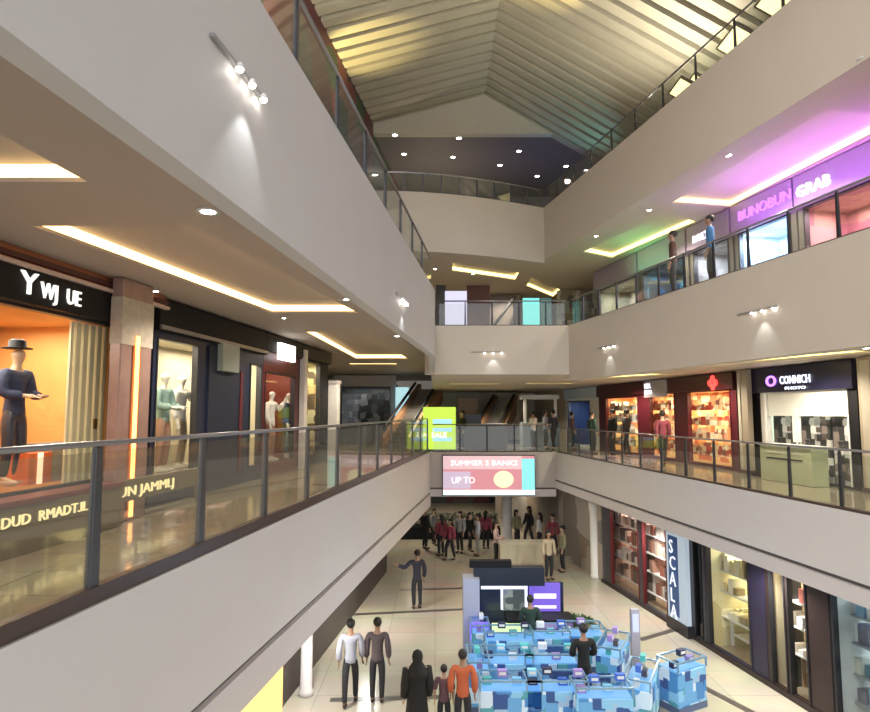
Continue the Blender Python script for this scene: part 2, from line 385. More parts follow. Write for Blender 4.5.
# ------------------------------------------------------------------ balustrades
def railing(label, A, B, z0, h, post_s, pw, pd, base_h, gm, hr=.028, post_mat=None, lift=.03, inset=.08):
    A, B = Vector(A), Vector(B); L = (B - A).length; u = (B - A).normalized()
    t = thing('glass_railing', label, 'railing', (A.x, A.y, z0), math.atan2(u.y, u.x))
    y = inset
    MB().tube([(0, y, h), (L, y, h)], hr, 10).build('handrail', steel, t, smooth=True)
    MB().box(0, L, y - .05, y + .05, 0, base_h).build('base_channel', brown, t, bevel=.004)
    ps = [p for p in post_s if .05 < p < L - .05]
    for p in ps:
        b = MB()
        b.add([(p - pw * .62, y - pd / 2, 0), (p + pw * .62, y - pd / 2, 0), (p + pw * .62, y + pd / 2, 0), (p - pw * .62, y + pd / 2, 0),
               (p - pw * .42, y - pd * .4, h - .03), (p + pw * .42, y - pd * .4, h - .03), (p + pw * .42, y + pd * .4, h - .03), (p - pw * .42, y + pd * .4, h - .03)],
              [(0, 3, 2, 1), (4, 5, 6, 7), (0, 1, 5, 4), (1, 2, 6, 5), (2, 3, 7, 6), (3, 0, 4, 7)])
        b.box(p - pw * .3, p + pw * .3, y - .012, y + .012, h - .05, h - .01)
        b.build('post', post_mat or darksteel, t, bevel=.003)
    e = [0] + ps + [L]
    for a, c in zip(e[:-1], e[1:]):
        if c - a > .25: MB().box(a + pw * .5 + .01, c - pw * .5 - .01, y - .006, y + .006, base_h - .01, h - lift - .04).build('glass_panel', gm, t)
    return t
def ss(A, Ys, fn): return [(Vector(fn(Y)) - Vector(A)).length for Y in Ys]
fin = M('fin_steel', (.10, .10, .105), .4, .6)
A = L1L(-1); railing('glass balustrade with broad dark fin posts along the left walkway', A, L1L(25.0), 0, 1.33, ss(A, [5.35 + 1.78 * k for k in range(-3, 12)], L1L), .10, .06, .14, rail_glass_l, .026, fin)
A = L1R(25.0); railing('glass balustrade with thin posts along the right walkway', A, L1R(4), 0, .98, ss(A, [10.4 + 1.22 * k for k in range(11, -5, -1)], L1R), .05, .05, .05, rail_glass, .022)
railing('short glass balustrade across the far walkway above the red lit screen', (L1L(BK1)[0] + .1, BK1 + .02), (L1R(BK1)[0] - .1, BK1 + .02), 0, 1.1, [1.1, 2.2, 3.3, 4.2], .05, .05, .05, rail_glass, .022)
A = L2L(.5); railing('glass balustrade with dark posts along the upper left floor edge', A, L2L(12.8), Z2, .66, ss(A, [2.2 + 1.15 * k for k in range(9)], L2L), .045, .04, .05, rail_glass, .02, darksteel)
A = L2R(18.1); railing('glass balustrade with black posts along the upper right floor edge', A, L2R(3), Z2, .75, ss(A, [9.0 + .93 * k for k in range(9, -6, -1)], L2R), .05, .04, .03, rail_glass, .02, darksteel)
railing('glass balustrade on the upper bridge below the curved top gallery', (.1, BK2 + .02), (L2R(BK2)[0] - .05, BK2 + .02), Z2, .75, [.8, 1.6, 2.4, 3.2], .04, .04, .03, rail_glass, .02)
A = L2R(19.7); railing('glass balustrade along the topmost right floor edge under the roof', A, L2R(3), Z3, .62, ss(A, [9.8 + 1.15 * k for k in range(8, -6, -1)], L2R), .04, .04, .03, rail_glass, .02, darksteel)
t = thing('glass_railing', 'curved low glass balustrade on the topmost back gallery', 'railing', (0, 0, Z3))
for nm, pr, mt in (('handrail', [(.08, .60), (.12, .60), (.12, .65), (.08, .65)], steel), ('base_channel', [(.07, 0), (.14, 0), (.14, .04), (.07, .04)], brown), ('glass_panel', [(.095, .04), (.105, .04), (.105, .6), (.095, .6)], rail_glass)):
    MB().sweep(A3, pr).build(nm, mt, t)
for k in range(1, 12): MB().box(A3[k][0] - .02, A3[k][0] + .02, A3[k][1] + .08, A3[k][1] + .12, 0, .6).build('post', darksteel, t)

# ------------------------------------------------------------------ shop builder
wall_orange = M('shop_wall_orange', (.62, .30, .09), .6, scale=1.3, var=.25)
curtain = M('cream_curtain', (.80, .74, .50), .7)
shopfloor = M('shop_floor', (.35, .28, .18), .3)
def shop(W, name, label, s0, s1, zb, zt, openings, solid, sign, inner, depth=1.6, back=None, top_wall=None, proud=.1, lift=0.0, lamp=None, glass_on=True, mull=None, z0=0, sill=.0):
    """openings [(a,b,z0,z1)] in metres from s0"""
    p = W.P(s0, 0, 0); w = s1 - s0
    t = thing(name, label, 'shop front', (p.x, p.y, z0), W.rz); zb -= z0; zt -= z0
    MB().box(0, w, -proud, .12, zb, zt).build('sign_band', sign, t, bevel=.01)
    m = MB(); e = 0
    for a, b, c, d in openings:
        c -= z0; d -= z0
        if a > e + .01: m.box(e, a, 0, .12, 0, zb)
        if d < zb - .01: m.box(a, b, 0, .12, d, zb)
        if c > .02: m.box(a, b, 0, .12, 0, c)
        e = b
    if e < w - .01: m.box(e, w, 0, .12, 0, zb)
    m.build('front_panel', solid, t)
    for a, b, c, d in openings:
        c -= z0; d -= z0
        if glass_on: MB().box(a, b, .05, .06, c, d).build('window_glass', shop_glass, t)
        f = MB(); k = .035
        f.box(a, a + k, -.02, .1, c, d); f.box(b - k, b, -.02, .1, c, d); f.box(a, b, -.02, .1, d - k, d)
        f.build('window_frame', mull or darksteel, t)
    r = MB(); r.box(.02, w - .02, depth, depth + .05, 0, zb + .1); r.build('interior_wall', inner, t)
    r = MB(); r.box(0, .04, .12, depth + .05, 0, zb + .1); r.box(w - .04, w, .12, depth + .05, 0, zb + .1); r.box(0, w, .12, depth, zb, zb + .08); r.build('interior_shell', back or inner, t)
    MB().box(.04, w - .04, .12, depth, -.0, .015 + lift).build('display_floor', shopfloor, t)
    if lamp:
        col, pw = lamp; n = max(1, int(w / 2.2))
        for i in range(n):
            q = W.P(s0 + w * (i + .5) / n, depth * .5, z0 + zb - .06)
            light('AREA', 'shop_lamp', q, pw, col, w / n * .7, (0, 0, W.rz), sy=depth * .5)
    return t
def local(t, W, s, d, z): return (s, d, z)
# ---------------- figures ---------------------------------------------------------------------
def skinmesh(name, nodes, edges, root, mat, sub=1):
    bm = bmesh.new(); L = bm.verts.layers.skin.verify(); vs = {}
    for k, (p, r) in nodes.items():
        v = bm.verts.new(p); vs[k] = v
        v[L].radius = (r, r) if not isinstance(r, tuple) else r; v[L].use_root = (k == root)
    for a, b in edges: bm.edges.new((vs[a], vs[b]))
    me = bpy.data.meshes.new(name); bm.to_mesh(me); bm.free()
    o = bpy.data.objects.new(name, me); COL.objects.link(o)
    sk = o.modifiers.new('s', 'SKIN'); sk.use_smooth_shade = True; sk.branch_smoothing = .3
    sb = o.modifiers.new('u', 'SUBSURF'); sb.levels = sub; sb.render_levels = sub
    m2 = bpy.data.meshes.new_from_object(o.evaluated_get(bpy.context.evaluated_depsgraph_get()))
    bpy.data.objects.remove(o); m2.name = name; m2.materials.clear(); m2.materials.append(mat)
    m2.polygons.foreach_set('use_smooth', [True] * len(m2.polygons)); return m2
def pose_nodes(pose):
    N = {'pel': ((0, 0, .93), (.11, .08)), 'wai': ((0, 0, 1.08), (.10, .07)), 'che': ((0, 0, 1.28), (.12, .075)), 'nb': ((0, 0, 1.435), (.06, .055)),
         'ne': ((0, .005, 1.49), .052), 'ja': ((0, .02, 1.545), (.062, .07)), 'hm': ((0, .012, 1.625), (.080, .096)), 'ht': ((0, 0, 1.69), (.056, .07)),
         'no': ((0, .115, 1.61), .012)}
    Ed = [('pel', 'wai'), ('wai', 'che'), ('che', 'nb'), ('nb', 'ne'), ('ne', 'ja'), ('ja', 'hm'), ('hm', 'ht'), ('hm', 'no')]
    for s, c in ((-1, 'l'), (1, 'r')):
        sw = s * (.10 if pose == 'walk' else 0)
        sh = Vector((s * .185, 0, 1.405)); el = Vector((s * .235, -.02 + sw * .5, 1.12)); wr = Vector((s * .235, .06 + sw, .89))
        if pose == 'raise' and s < 0: el = Vector((-.36, .05, 1.22)); wr = Vector((-.30, .20, 1.42))
        if pose == 'hold': el = Vector((s * .24, .02, 1.12)); wr = Vector((s * .12, .24, 1.10))
        if pose == 'point' and s < 0: el = Vector((-.38, .0, 1.22)); wr = Vector((-.58, .05, 1.30))
        hip = Vector((s * .09, 0, .87)); kn = Vector((s * .10, .03 + sw * 1.1, .49)); an = Vector((s * .10, sw * 1.6 - .02, .10)); toe = an + Vector((0, .15, -.05))
        if pose == 'sit': kn = Vector((s * .12, .42, .86)); an = Vector((s * .12, .44, .45)); toe = an + Vector((0, .15, -.05))
        d = (wr - el).normalized(); pm = wr + d * .08; tip = d
        ac = tip.cross(Vector((0, 1, 0) if abs(tip.y) < .8 else (1, 0, 0))).normalized(); ax = tip.cross(ac).normalized()
        N.update({'sh' + c: (sh, .048), 'el' + c: (el, .044), 'wr' + c: (wr, .028), 'pm' + c: (pm, (.018, .034)), 'hi' + c: (hip, .078), 'kn' + c: (kn, .058), 'an' + c: (an, .04), 'to' + c: (toe, .034),
                  'er' + c: ((s * .088, .0, 1.61), .014)})
        Ed += [('che', 'sh' + c), ('sh' + c, 'el' + c), ('el' + c, 'wr' + c), ('wr' + c, 'pm' + c), ('pel', 'hi' + c), ('hi' + c, 'kn' + c), ('kn' + c, 'an' + c), ('an' + c, 'to' + c), ('hm', 'er' + c)]
        for i, ln in enumerate((.066, .078, .074, .058)):
            o = ax * ((i - 1.5) * .021); k = f'f{i}{c}'
            N[k + 'a'] = (pm + o + tip * .035, .0095); N[k + 'b'] = (pm + o + tip * (.035 + ln * .6) + ac * s * .012, .008); N[k + 'c'] = (pm + o + tip * (.03 + ln) + ac * s * .03, .007)
            Ed += [('pm' + c, k + 'a'), (k + 'a', k + 'b'), (k + 'b', k + 'c')]
        N['ta' + c] = (wr + tip * .035 + ax * -.04, .011); N['tb' + c] = (wr + tip * .08 + ax * -.062 + ac * s * .015, .009); Ed += [('wr' + c, 'ta' + c), ('ta' + c, 'tb' + c)]
    return N, Ed
PCACHE = {}
skin1 = M('skin_brown', (.33, .19, .12), .5); skin2 = M('skin_tan', (.48, .31, .22), .5); hairm = M('hair_black', (.012, .010, .009), .6)
eyem = M('eye_white', (.7, .7, .68), .3); lipsm = M('lip_colour', (.30, .12, .10), .5); shoem = M('shoe_dark', (.03, .025, .02), .4)
def part(me, mat, nm, par, cp=True):
    if cp: me = me.copy()
    me.materials.clear(); me.materials.append(mat); me.name = nm
    o = bpy.data.objects.new(nm, me); COL.objects.link(o); o.parent = par; return o
def shapes(pose):
    if pose in PCACHE: return PCACHE[pose]
    N, Ed = pose_nodes(pose); D = {'body': skinmesh('body', N, Ed, 'pel', skin1)}
    XN = {'hem': ((0, 0, .82), (.135, .10)), 'belt': ((0, 0, 1.04), (.10, .07))}
    Ed = Ed + [('pel', 'hem'), ('pel', 'belt')]
    def grow(keys, a, root, pts={}):
        n = {}
        for k in keys:
            p, r = N[k] if k in N else XN[k]; r = r if isinstance(r, tuple) else (r, r); n[k] = (pts.get(k, p), (r[0] + a, r[1] + a))
        return n
    def sub(keys, root, a, pts={}): return skinmesh('c', grow(keys, a, root, pts), [e for e in Ed if e[0] in keys and e[1] in keys], root, skin1)
    mid = {k: (Vector(N['el' + k[-1]][0]) * .35 + Vector(N['sh' + k[-1]][0]) * .65) for k in ('ell', 'elr')}
    D['shirt'] = sub(['hem', 'pel', 'wai', 'che', 'nb', 'shl', 'ell', 'shr', 'elr', 'wrl', 'wrr'], 'che', .032)
    D['tee'] = sub(['hem', 'pel', 'wai', 'che', 'nb', 'shl', 'ell', 'shr', 'elr'], 'che', .032)
    D['trousers'] = sub(['belt', 'pel', 'hil', 'knl', 'anl', 'hir', 'knr', 'anr'], 'pel', .014)
    PCACHE[pose] = (D, N); return PCACHE[pose]
def figure(label, loc, rz=0, H=1.7, pose='stand', top=None, legs=None, skin=None, hair='short', topkind='shirt', name='person', cat='person', group=None, extra=None):
    D, N = shapes(pose); k = H / 1.75
    t = thing(name, label, cat, loc, rz, group); t.scale = (k, k, k)
    sk = skin or R_.choice((skin1, skin2))
    part(D['body'], sk, 'body', t)
    if top and topkind != 'robe': part(D[topkind], top, 'shirt', t)
    if legs and topkind != 'robe': part(D['trousers'], legs, 'trousers', t)
    if topkind == 'robe':
        MB().lathe([(.02, .03), (.27, .03), (.24, .4), (.20, .8), (.17, 1.1), (.20, 1.32), (.14, 1.43), (.08, 1.50)], n=20, sy=.75).build('robe', top, t, smooth=True)
        for c in 'lr':
            MB().tube([N['sh' + c][0], N['el' + c][0], N['wr' + c][0]], [.095, .085, .075], 10).build('sleeve', top, t, smooth=True)
        MB().lathe([(.20, 1.28), (.20, 1.36), (.14, 1.45), (.09, 1.52), (.105, 1.62), (.085, 1.70), (.03, 1.74)], (0, -.025, 0), 16).build('headscarf', top, t, smooth=True)
    elif hair == 'short':
        MB().ball((0, -.022, 1.65), (.092, .108, .098)).build('hair', hairm, t, smooth=True)
    elif hair == 'long':
        m = MB().ball((0, -.022, 1.665), (.09, .104, .088)); m.tube([(0, -.06, 1.66), (0, -.085, 1.5), (0, -.10, 1.30)], [.08, .08, .05], 10); m.build('hair', hairm, t, smooth=True)
    elif hair == 'hat':
        m = MB(); m.lathe([(.17, 1.69), (.17, 1.70), (.10, 1.715), (.095, 1.79), (.06, 1.81), (.01, 1.81)], (0, -.01, 0), 20); m.build('hat', black, t, smooth=True)
    if name == 'person':
        m = MB()
        for s in (-1, 1): m.ball((s * .03, .095, 1.635), (.013, .008, .008), 8, 5)
        m.build('eyes', eyem, t, smooth=True); MB().box(-.022, .022, .082, .092, 1.568, 1.576).build('mouth', lipsm, t)
    if topkind != 'robe' and pose != 'none':
        for c in 'lr':
            an, to = Vector(N['an' + c][0]), Vector(N['to' + c][0])
            f = MB(); f.ball(((an.x + to.x) / 2, (an.y + to.y) / 2 + .01, an.z - .055), (.048, .13, .045), 12, 6); f.build('shoe', shoem if name == 'person' else (skin or white), t, smooth=True)
    return t
# ---------------- left level-1 shops -----------------------------------------------------------
W = WLf
s_m = W.s(-75); sA = W.s(116); sP = W.s(150)
zsb, zst = W.z(0, 300), W.z(0, 264)
tA_ = shop(W, 'storefront', 'black fronted clothes shop with white lettering and orange lit window', s_m, sA, zsb, zst, [(.05, sA - s_m - .05, .62, zsb)], black, black, wall_orange, 2.0, lamp=((1, .93, .76), 100), proud=.16)
x0 = W.s(20, 280) - s_m
whl = E('white_letters', (1, .97, .88), .95)
for txt, px in (('Y', 20), ('WJ', 41), ('UE', 67)):
    text_mesh(txt, .40 if txt == 'Y' else .29, 'sign_lettering', whl, tA_, W.s(px, 285, -.17) - s_m, -.17, zsb + (zst - zsb) * .26, .02, sx=1.15 if len(txt) == 1 else .8)
# copper bulkhead over the signs
p = W.P(s_m)
t = thing('copper_bulkhead', 'reddish copper bulkhead running above the black shop sign', 'bulkhead', (p.x, p.y, 0), W.rz)
L_ = W.s(155) - s_m
MB().box(0, L_, -.12, .1, zst + .05, ZC - .005).build('panel', copper, t)
MB().box(0, L_, -.20, -.12, zst, zst + .05).build('ledge', M('ledge_pink', (.55, .42, .38), .4), t); MB().box(0, L_, -.17, -.12, zst + .09, zst + .16).build('dark_rail', M('dark_red_rail', (.06, .01, .01), .4), t)  # dark red strip along the bulkhead above the ledge
# curtain and plinth in window
a, b = W.s(67, d=.18), W.s(115, d=.18)
p = W.P(a, .18)
t = thing('cream_curtain', 'tall pale cream panel curtain at the right side of the orange window', 'curtain', (p.x, p.y, .0), W.rz)
m = MB(); n = 14
for i in range(n): m.box((b - a) * i / n, (b - a) * (i + .8) / n, -.03 if i % 2 else 0, .03, .02, zsb - .03)
m.build('fabric', curtain, t); MB().box((b - a) * .48, (b - a) * .55, -.05, -.035, 1.35, 1.5).build('tag', M('tag_brown', (.2, .1, .03)), t)
a, b = W.s(44, d=.5), W.s(96, d=.5); p = W.P(a, .35)
t = thing('display_plinth', 'grey display plinth on the window floor before the cream curtain', 'plinth', (p.x, p.y, .63), W.rz)
MB().box(0, b - a, 0, .4, 0, .50).build('body', M('plinth_grey', (.30, .27, .23)), t, bevel=.01); MB().box(-.02, b - a + .02, -.02, .42, .50, .53).build('top', M('plinth_top', (.2, .18, .16)), t)
p = W.P(W.s(28, d=.4), .35)
t = thing('display_plinth', 'bright orange red box plinth beside the dark mannequin', 'plinth', (p.x, p.y, .63), W.rz)
MB().box(0, .45, 0, .4, 0, .42).build('body', M('plinth_red', (.75, .16, .04)), t, bevel=.01); MB().box(.16, .24, -.02, 0, 0, .42).build('lit_edge', E('lit_edge', (1, .6, .4), 1.5), t)
# window sill platforms with glowing letters painted in for sign reflections on the glass
gold = E('sign_reflection_gold', (1, .86, .45), .9)
p = W.P(s_m, -.56)
t = thing('window_step', 'low stepped ledge with lettering standing in for sign reflections below the orange shop window', 'ledge', (p.x, p.y, 0), W.rz)
MB().box(0, W.s(116, d=-.4) - s_m, 0, .35, 0, .56).build('step', M('ledge_olive', (.14, .12, .07), .3), t, bevel=.01)
MB().box(0, W.s(116, d=-.4) - s_m, -.02, .35, .56, .62).build('ledge_cap', M('ledge_red', (.12, .03, .03), .4), t)
text_mesh('DUD  RMADT.IL', .17, 'reflection_lettering', gold, t, W.s(1, 518, -.57) - s_m, -.01, .34, .01, sx=1.15)
# stone pillar with a lit strip
sPa = W.s(118, d=-.36); p = W.P(sPa, -.36); wP = W.s(149, d=-.36) - sPa
t = thing('pillar', 'stone clad pillar with a glowing orange vertical strip', 'pillar', (p.x, p.y, 0), W.rz)
MB().box(0, wP, 0, .18, 0, ZC - .01).build('shaft', M('pillar_clad', (.30, .20, .18), .35, .2, scale=4, var=.3), t, bevel=.01)
MB().box(-.01, wP + .01, -.01, .18, 2.6, ZC - .3).build('capital', M('pillar_cap', (.42, .38, .32), .5, scale=9, var=.3), t)
MB().box(wP * .36, wP * .60, -.02, 0, .15, 2.6).build('side_panel', M('orange_panel', (.55, .16, .05), .3), t)
MB().box(wP * .42, wP * .52, -.04, -.02, .05, 2.75).build('light_strip', E('orange_strip', (1, .42, .12), 3.5), t)
# second shop
sB0 = W.s(151); sB1 = W.s(262); z2b = W.z(160, 331) ; z2t = ZC - .05
def o_(a, b, z0, z1, base): return (W.s(a) - base, W.s(b) - base, z0, z1)
tB_ = shop(W, 'storefront', 'dark shop with white dressed mannequins in a warm narrow window beside blue panels', sB0, sB1, z2b, z2t, [o_(154, 196, .45, z2b - .1, sB0), o_(249, 260, .35, z2b - .25, sB0)], navy, black, cream, 1.4, lamp=((1, .86, .62), 60))
a, b = W.s(206) - sB0, W.s(244) - sB0
MB().box(a, b, -.04, 0, .2, z2b - .05).build('blue_panel', M('deep_blue_panel', (.012, .018, .045), .45), tB_); MB().box(b - .35, b - .22, -.06, -.04, .3, z2b - .5).build('red_graphic', M('dim_red', (.10, .015, .02)), tB_)
MB().box(0, sB1 - sB0, -.14, -.10, z2b + .02, z2b + .09).build('sign_rail', steel, tB_)
MB().box(W.s(214) - sB0, W.s(231) - sB0, -.16, -.04, z2b - .55, z2b + .02).build('hanging_sign', M('grey_sign', (.35, .40, .36), .4), tB_)
sT = W.s(112, 500, -.47); p = W.P(sT, -.47)
t = thing('window_step', 'added olive board of sign reflection letters before the pillar and second window', 'ledge', (p.x, p.y, 0), W.rz)
MB().box(0, W.s(200, d=-.47) - sT, 0, .04, .30, .62).box(0, .05, 0, .04, 0, .3).box(W.s(200, d=-.47) - sT - .05, W.s(200, d=-.47) - sT, 0, .04, 0, .3).build('step', M('ledge_olive'), t, bevel=.01)
text_mesh('UN JAMMLJ', .20, 'reflection_lettering', gold, t, .12, -.01, .38, .01, sx=1.5)  # board added to carry letters that imitate sign reflections in the railing glass
# third shop
sC0 = sB1 + .02; sC1 = W.s(298)
tC_ = shop(W, 'storefront', 'dark maroon shop with a white lit square sign farther along the left', sC0, sC1, W.z(270, 352), ZC - .05, [o_(264, 294, .3, W.z(270, 372), sC0)], maroon, black, M('deep_red_wall', (.16, .03, .02)), 1.3, lamp=((1, .75, .5), 45))
a = W.s(272) - sC0; MB().box(a, a + 1.1, -.2, -.1, 2.95, 3.38).build('lit_sign', E('white_sign', (1, .95, .92), 2.2), tC_)
sD0 = sC1 + .02; sD1 = W.s(328)
tD_ = shop(W, 'storefront', 'last left shop with cream shelves of goods beside a black pier', sD0, sD1, W.z(310, 360), ZC - .05, [o_(300, 319, .3, W.z(310, 362), sD0)], black, black, patchwork('shelf_goods_gold', [(.6, .5, .25), (.3, .2, .08), (.7, .65, .45), (.12, .08, .05), (.5, .35, .15)], 4), 1.2, lamp=((1, .88, .6), 70))
m = MB().box(W.s(299) - sD0, W.s(302) - sD0, -.15, 0, 0, 3.4); m.build('pier', lipm, tD_)
p = W.P(sD1 + .05, -.3); t = thing('pillar', 'slim white pillar at the far end of the left shops', 'pillar', (p.x, p.y, 0), W.rz)
MB().box(0, .35, 0, .4, 0, 2.55).build('shaft', white, t, bevel=.02); MB().box(-.03, .38, -.03, .43, 2.55, 2.65).build('cap', lipm, t); MB().box(-.03, .38, -.03, .43, 0, .1).build('base', lipm, t)

# mannequins
dk = M('mannequin_dark', (.03, .03, .045), .4); mw = M('mannequin_white', (.62, .60, .56), .4); cl1 = M('cloth_white', (.68, .66, .62), .8); cl2 = M('cloth_pinkbrown', (.35, .20, .14), .8); cl3 = M('cloth_teal', (.25, .38, .36), .8); cl4 = M('cloth_navy', (.03, .04, .09), .8); cl5 = M('cloth_beige', (.5, .42, .3), .8)
mskin = M('mannequin_skin', (.55, .38, .26), .4)
def man(px, d, z, H, lab, pose, top, legs, sk, hair=None, tk='shirt'):
    return figure(lab, W.P(W.s(px, d=d), d, z), W.rz + PI, H, pose, top, legs, sk, hair, tk, 'mannequin', 'mannequin')
man(14, .55, .63, 1.88, 'dark dressed mannequin with a flat black hat in the orange window', 'hold', cl4, dk, mskin, 'hat')
man(163, .5, .46, 1.95, 'mannequin in a pale teal top behind the narrow window, left of the pair', 'hold', cl3, cl2, mw, None)
man(180, .6, .46, 1.95, 'mannequin in a white top behind the narrow window, right of the pair', 'raise', cl1, cl5, mw, None)
man(255, .5, .36, 1.9, 'mannequin in beige clothes in the slim window beside the blue panels', 'stand', cl5, cl2, mw, None)
man(271, .25, .31, 1.9, 'mannequin in a white top and brown trousers before the red wall', 'raise', cl1, cl2, mw, None)
man(288, .25, .31, 1.9, 'mannequin in dark navy with pale head before the red wall', 'stand', cl4, cl4, mw, None)
p = W.P(W.s(309, d=.6), .7)
t = thing('display_shelf', 'narrow shelf of pale boxed goods in the last left shop', 'shelf', (p.x, p.y, 0), W.rz)
m = MB()
for k in range(5): m.box(-.7, .7, 0, .35, .35 + .55 * k, .39 + .55 * k)
m.build('shelf_board', white, t); m = MB()
for k in range(4):
    for i in range(6): m.box(-.65 + .22 * i, -.65 + .22 * i + R_.uniform(.12, .19), .04, .28, .39 + .55 * k, .39 + .55 * k + R_.uniform(.15, .4))
tag(m.build('shelf_goods', MATS['shelf_goods_gold'], None), 'pale and brown boxed goods filling the narrow left shelf', 'goods', kind='stuff').matrix_world = Matrix.Translation((p.x, p.y, 0)) @ Matrix.Rotation(W.rz, 4, 'Z')
# downlights --------------------------------------------------------------------------------
proto = thing('downlight', 'x', 'downlight', (0, 0, -50))
MB().lathe([(.055, 0), (.085, 0), (.085, -.012), (.055, -.008)], n=20).build('trim_ring', white, proto, smooth=True)
MB().lathe([(.001, -.004), (.055, -.004), (.055, -.010), (.001, -.012)], n=20).build('lens', lamp_e, proto, smooth=True)
used = []
def downlight(px, py, z, label, group=None, k=1.0):
    p = onz(px, py, z)
    r = proto if not used else dup(proto, (0, 0, 0))
    used.append(1); r.location = (p.x, p.y, z); r['label'] = label; r.scale = (k, k, k)
    if group: r['group'] = group
    return r
for px, py, lab, k in ((208, 211, 'largest bright downlight on the left walkway ceiling', 1.3), (347, 299, 'small round downlight above the third left shop', 1.1), (155, 291, 'round downlight over the glowing pillar', .9), (397, 336, 'round downlight near the far end of the left ceiling', 1.0), (284, 318, 'faint downlight next to the long ceiling recess', .7)):
    downlight(px, py, ZC, lab, k=k)
# triple wall lights
def wallspots(label, p, rz, L=.34, r=.022, n=3):
    t = thing('wall_spotlight', label, 'wall light', p, rz)
    MB().box(-L * 1.3, L * .6, -.03, 0, -.012, .012).build('bracket', M('bracket_grey', (.25, .24, .23), .5), t, bevel=.004)
    for i in range(n):
        x = -L / 2 + L * i / (n - 1)
        h = MB().lathe([(r * .6, .0), (r * .9, -.01), (r * .95, -.03), (r * .8, -.03)], (x, -.045, 0), 12).build('lamp_head', lipm, t, smooth=True)
        MB().ball((x, -.045, -.035), (r * .95, r * .95, r * .9), 10, 6).build('lens', lamp_e, h, smooth=True)
    q = Matrix.Rotation(rz, 4, 'Z') @ Vector((0, -.16, -.09))
    light('SPOT', 'wall_wash', Vector(p) + q, 6, (.9, .96, 1), .02, (math.radians(14) * math.cos(rz), math.radians(14) * math.sin(rz), 0), math.radians(75))
    return t
WL2 = Wall(L2L(3.64), (Vector(L2L(12)) - Vector(L2L(3))))
s_, z_ = WL2.hit(245, 80); p = WL2.P(s_, 0, z_); wallspots('three bright wall lights on the upper left parapet', tuple(p), WL2.rz)
s_, z_ = WL2.hit(402, 300); p = WL2.P(s_, 0, z_); wallspots('wall lights at the far end of the upper left parapet', tuple(p), WL2.rz, .4)
WB2 = Wall((0, BK2), (1, 0)); s_, z_ = WB2.hit(493, 352); p = WB2.P(s_, 0, z_); wallspots('wall lights centred on the bridge parapet', tuple(p), WB2.rz, .5)
WR2 = Wall(L2R(10), Vector(L2R(8)) - Vector(L2R(12)))
s_, z_ = WR2.hit(764, 309); p = WR2.P(s_, 0, z_); wallspots('wall lights on the near right parapet above the photo shop', tuple(p), WR2.rz, .5)
s_, z_ = WR2.hit(610, 346); p = WR2.P(s_, 0, z_); wallspots('wall lights on the far right parapet above the red shop', tuple(p), WR2.rz, .5)

# ------------------------------------------------------------------ right level-1 shops
uR3 = Vector((uR.x, uR.y)); nR3 = Vector((uR.y, -uR.x))
pR = Vector(L1R(12)) + nR3 * 2.3
W1 = Wall(pR, -uR3)
def S1(px): return W1.s(px)
redg = patchwork('goods_red', [(.8, .45, .25), (.85, .65, .4), (.5, .08, .05), (.9, .8, .6), (.35, .15, .1)], 5)
whg = patchwork('goods_white', [(.75, .75, .72), (.4, .42, .4), (.8, .8, .8), (.15, .15, .16), (.7, .5, .3)], 4)
yel = patchwork('goods_yellow', [(.85, .7, .35), (.8, .45, .2), (.9, .85, .6), (.6, .2, .1)], 4)
a, b = S1(599), S1(737); zt = W1.z(700, 374); zb = W1.z(700, 391)
o1 = lambda l, r, z0, z1, base=a: (S1(l) - base, S1(r) - base, z0, z1)
t = shop(W1, 'storefront', 'dark red shop front with three bright orange lit windows', a, b, zb, ZR - .03, [o1(606, 638, .1, zb - .05), o1(650, 675, .1, zb), o1(688, 731, .1, zb)], M('shop_red', (.075, .008, .015), .35), M('shop_red_dark', (.055, .007, .012), .35), yel, 1.3, lamp=((1, .72, .42), 55), mull=maroon)
x = S1(649) - a; MB().box(x, S1(671) - a, -.16, -.10, zb - .12, zb + .45).build('lit_sign', M('sign_grey', (.35, .33, .36)), t)
text_mesh('HILL', .22, 'sign_lettering', E('sign_white', (.9, .9, 1), 2.5), t, x + .05, -.17, zb + .20, .01, sx=1.1); text_mesh('DRUG', .17, 'sign_lettering', E('sign_white', (.9, .9, 1), 2.5), t, x + .05, -.17, zb + .0, .01, sx=1.1)
m = MB(); cx = S1(718) - a
for k in range(4): m.ball((cx + .14 * math.cos(k * PI / 2), -.13, zb + .2 + .12 * math.sin(k * PI / 2)), (.1, .04, .1))
m.build('red_logo', E('red_logo', (1, .06, .05), 1.8), t)
for (l, r_, mt, lab) in ((607, 637, whg, 'white and grey goods on shelves in the left red shop window'), (651, 674, redg, 'orange and cream goods stacked in the middle red shop window'), (689, 730, redg, 'orange goods on shelves in the widest red shop window')):
    m = MB(); A_, B_ = W1.s(l, d=.3), W1.s(r_, d=.3)
    for k in range(4):
        z = .3 + .45 * k; m.box(A_, B_, .3, .6, z, z + .03, P=W1.P); xx = A_ + .03
        while xx < B_ - .2:
            ww = R_.uniform(.12, .3); m.box(xx, xx + ww, .32, .55, z + .03, z + .03 + R_.uniform(.12, .36), P=W1.P); xx += ww + .03
    tag(m.build('shelf_goods', mt), lab, 'goods', kind='stuff')
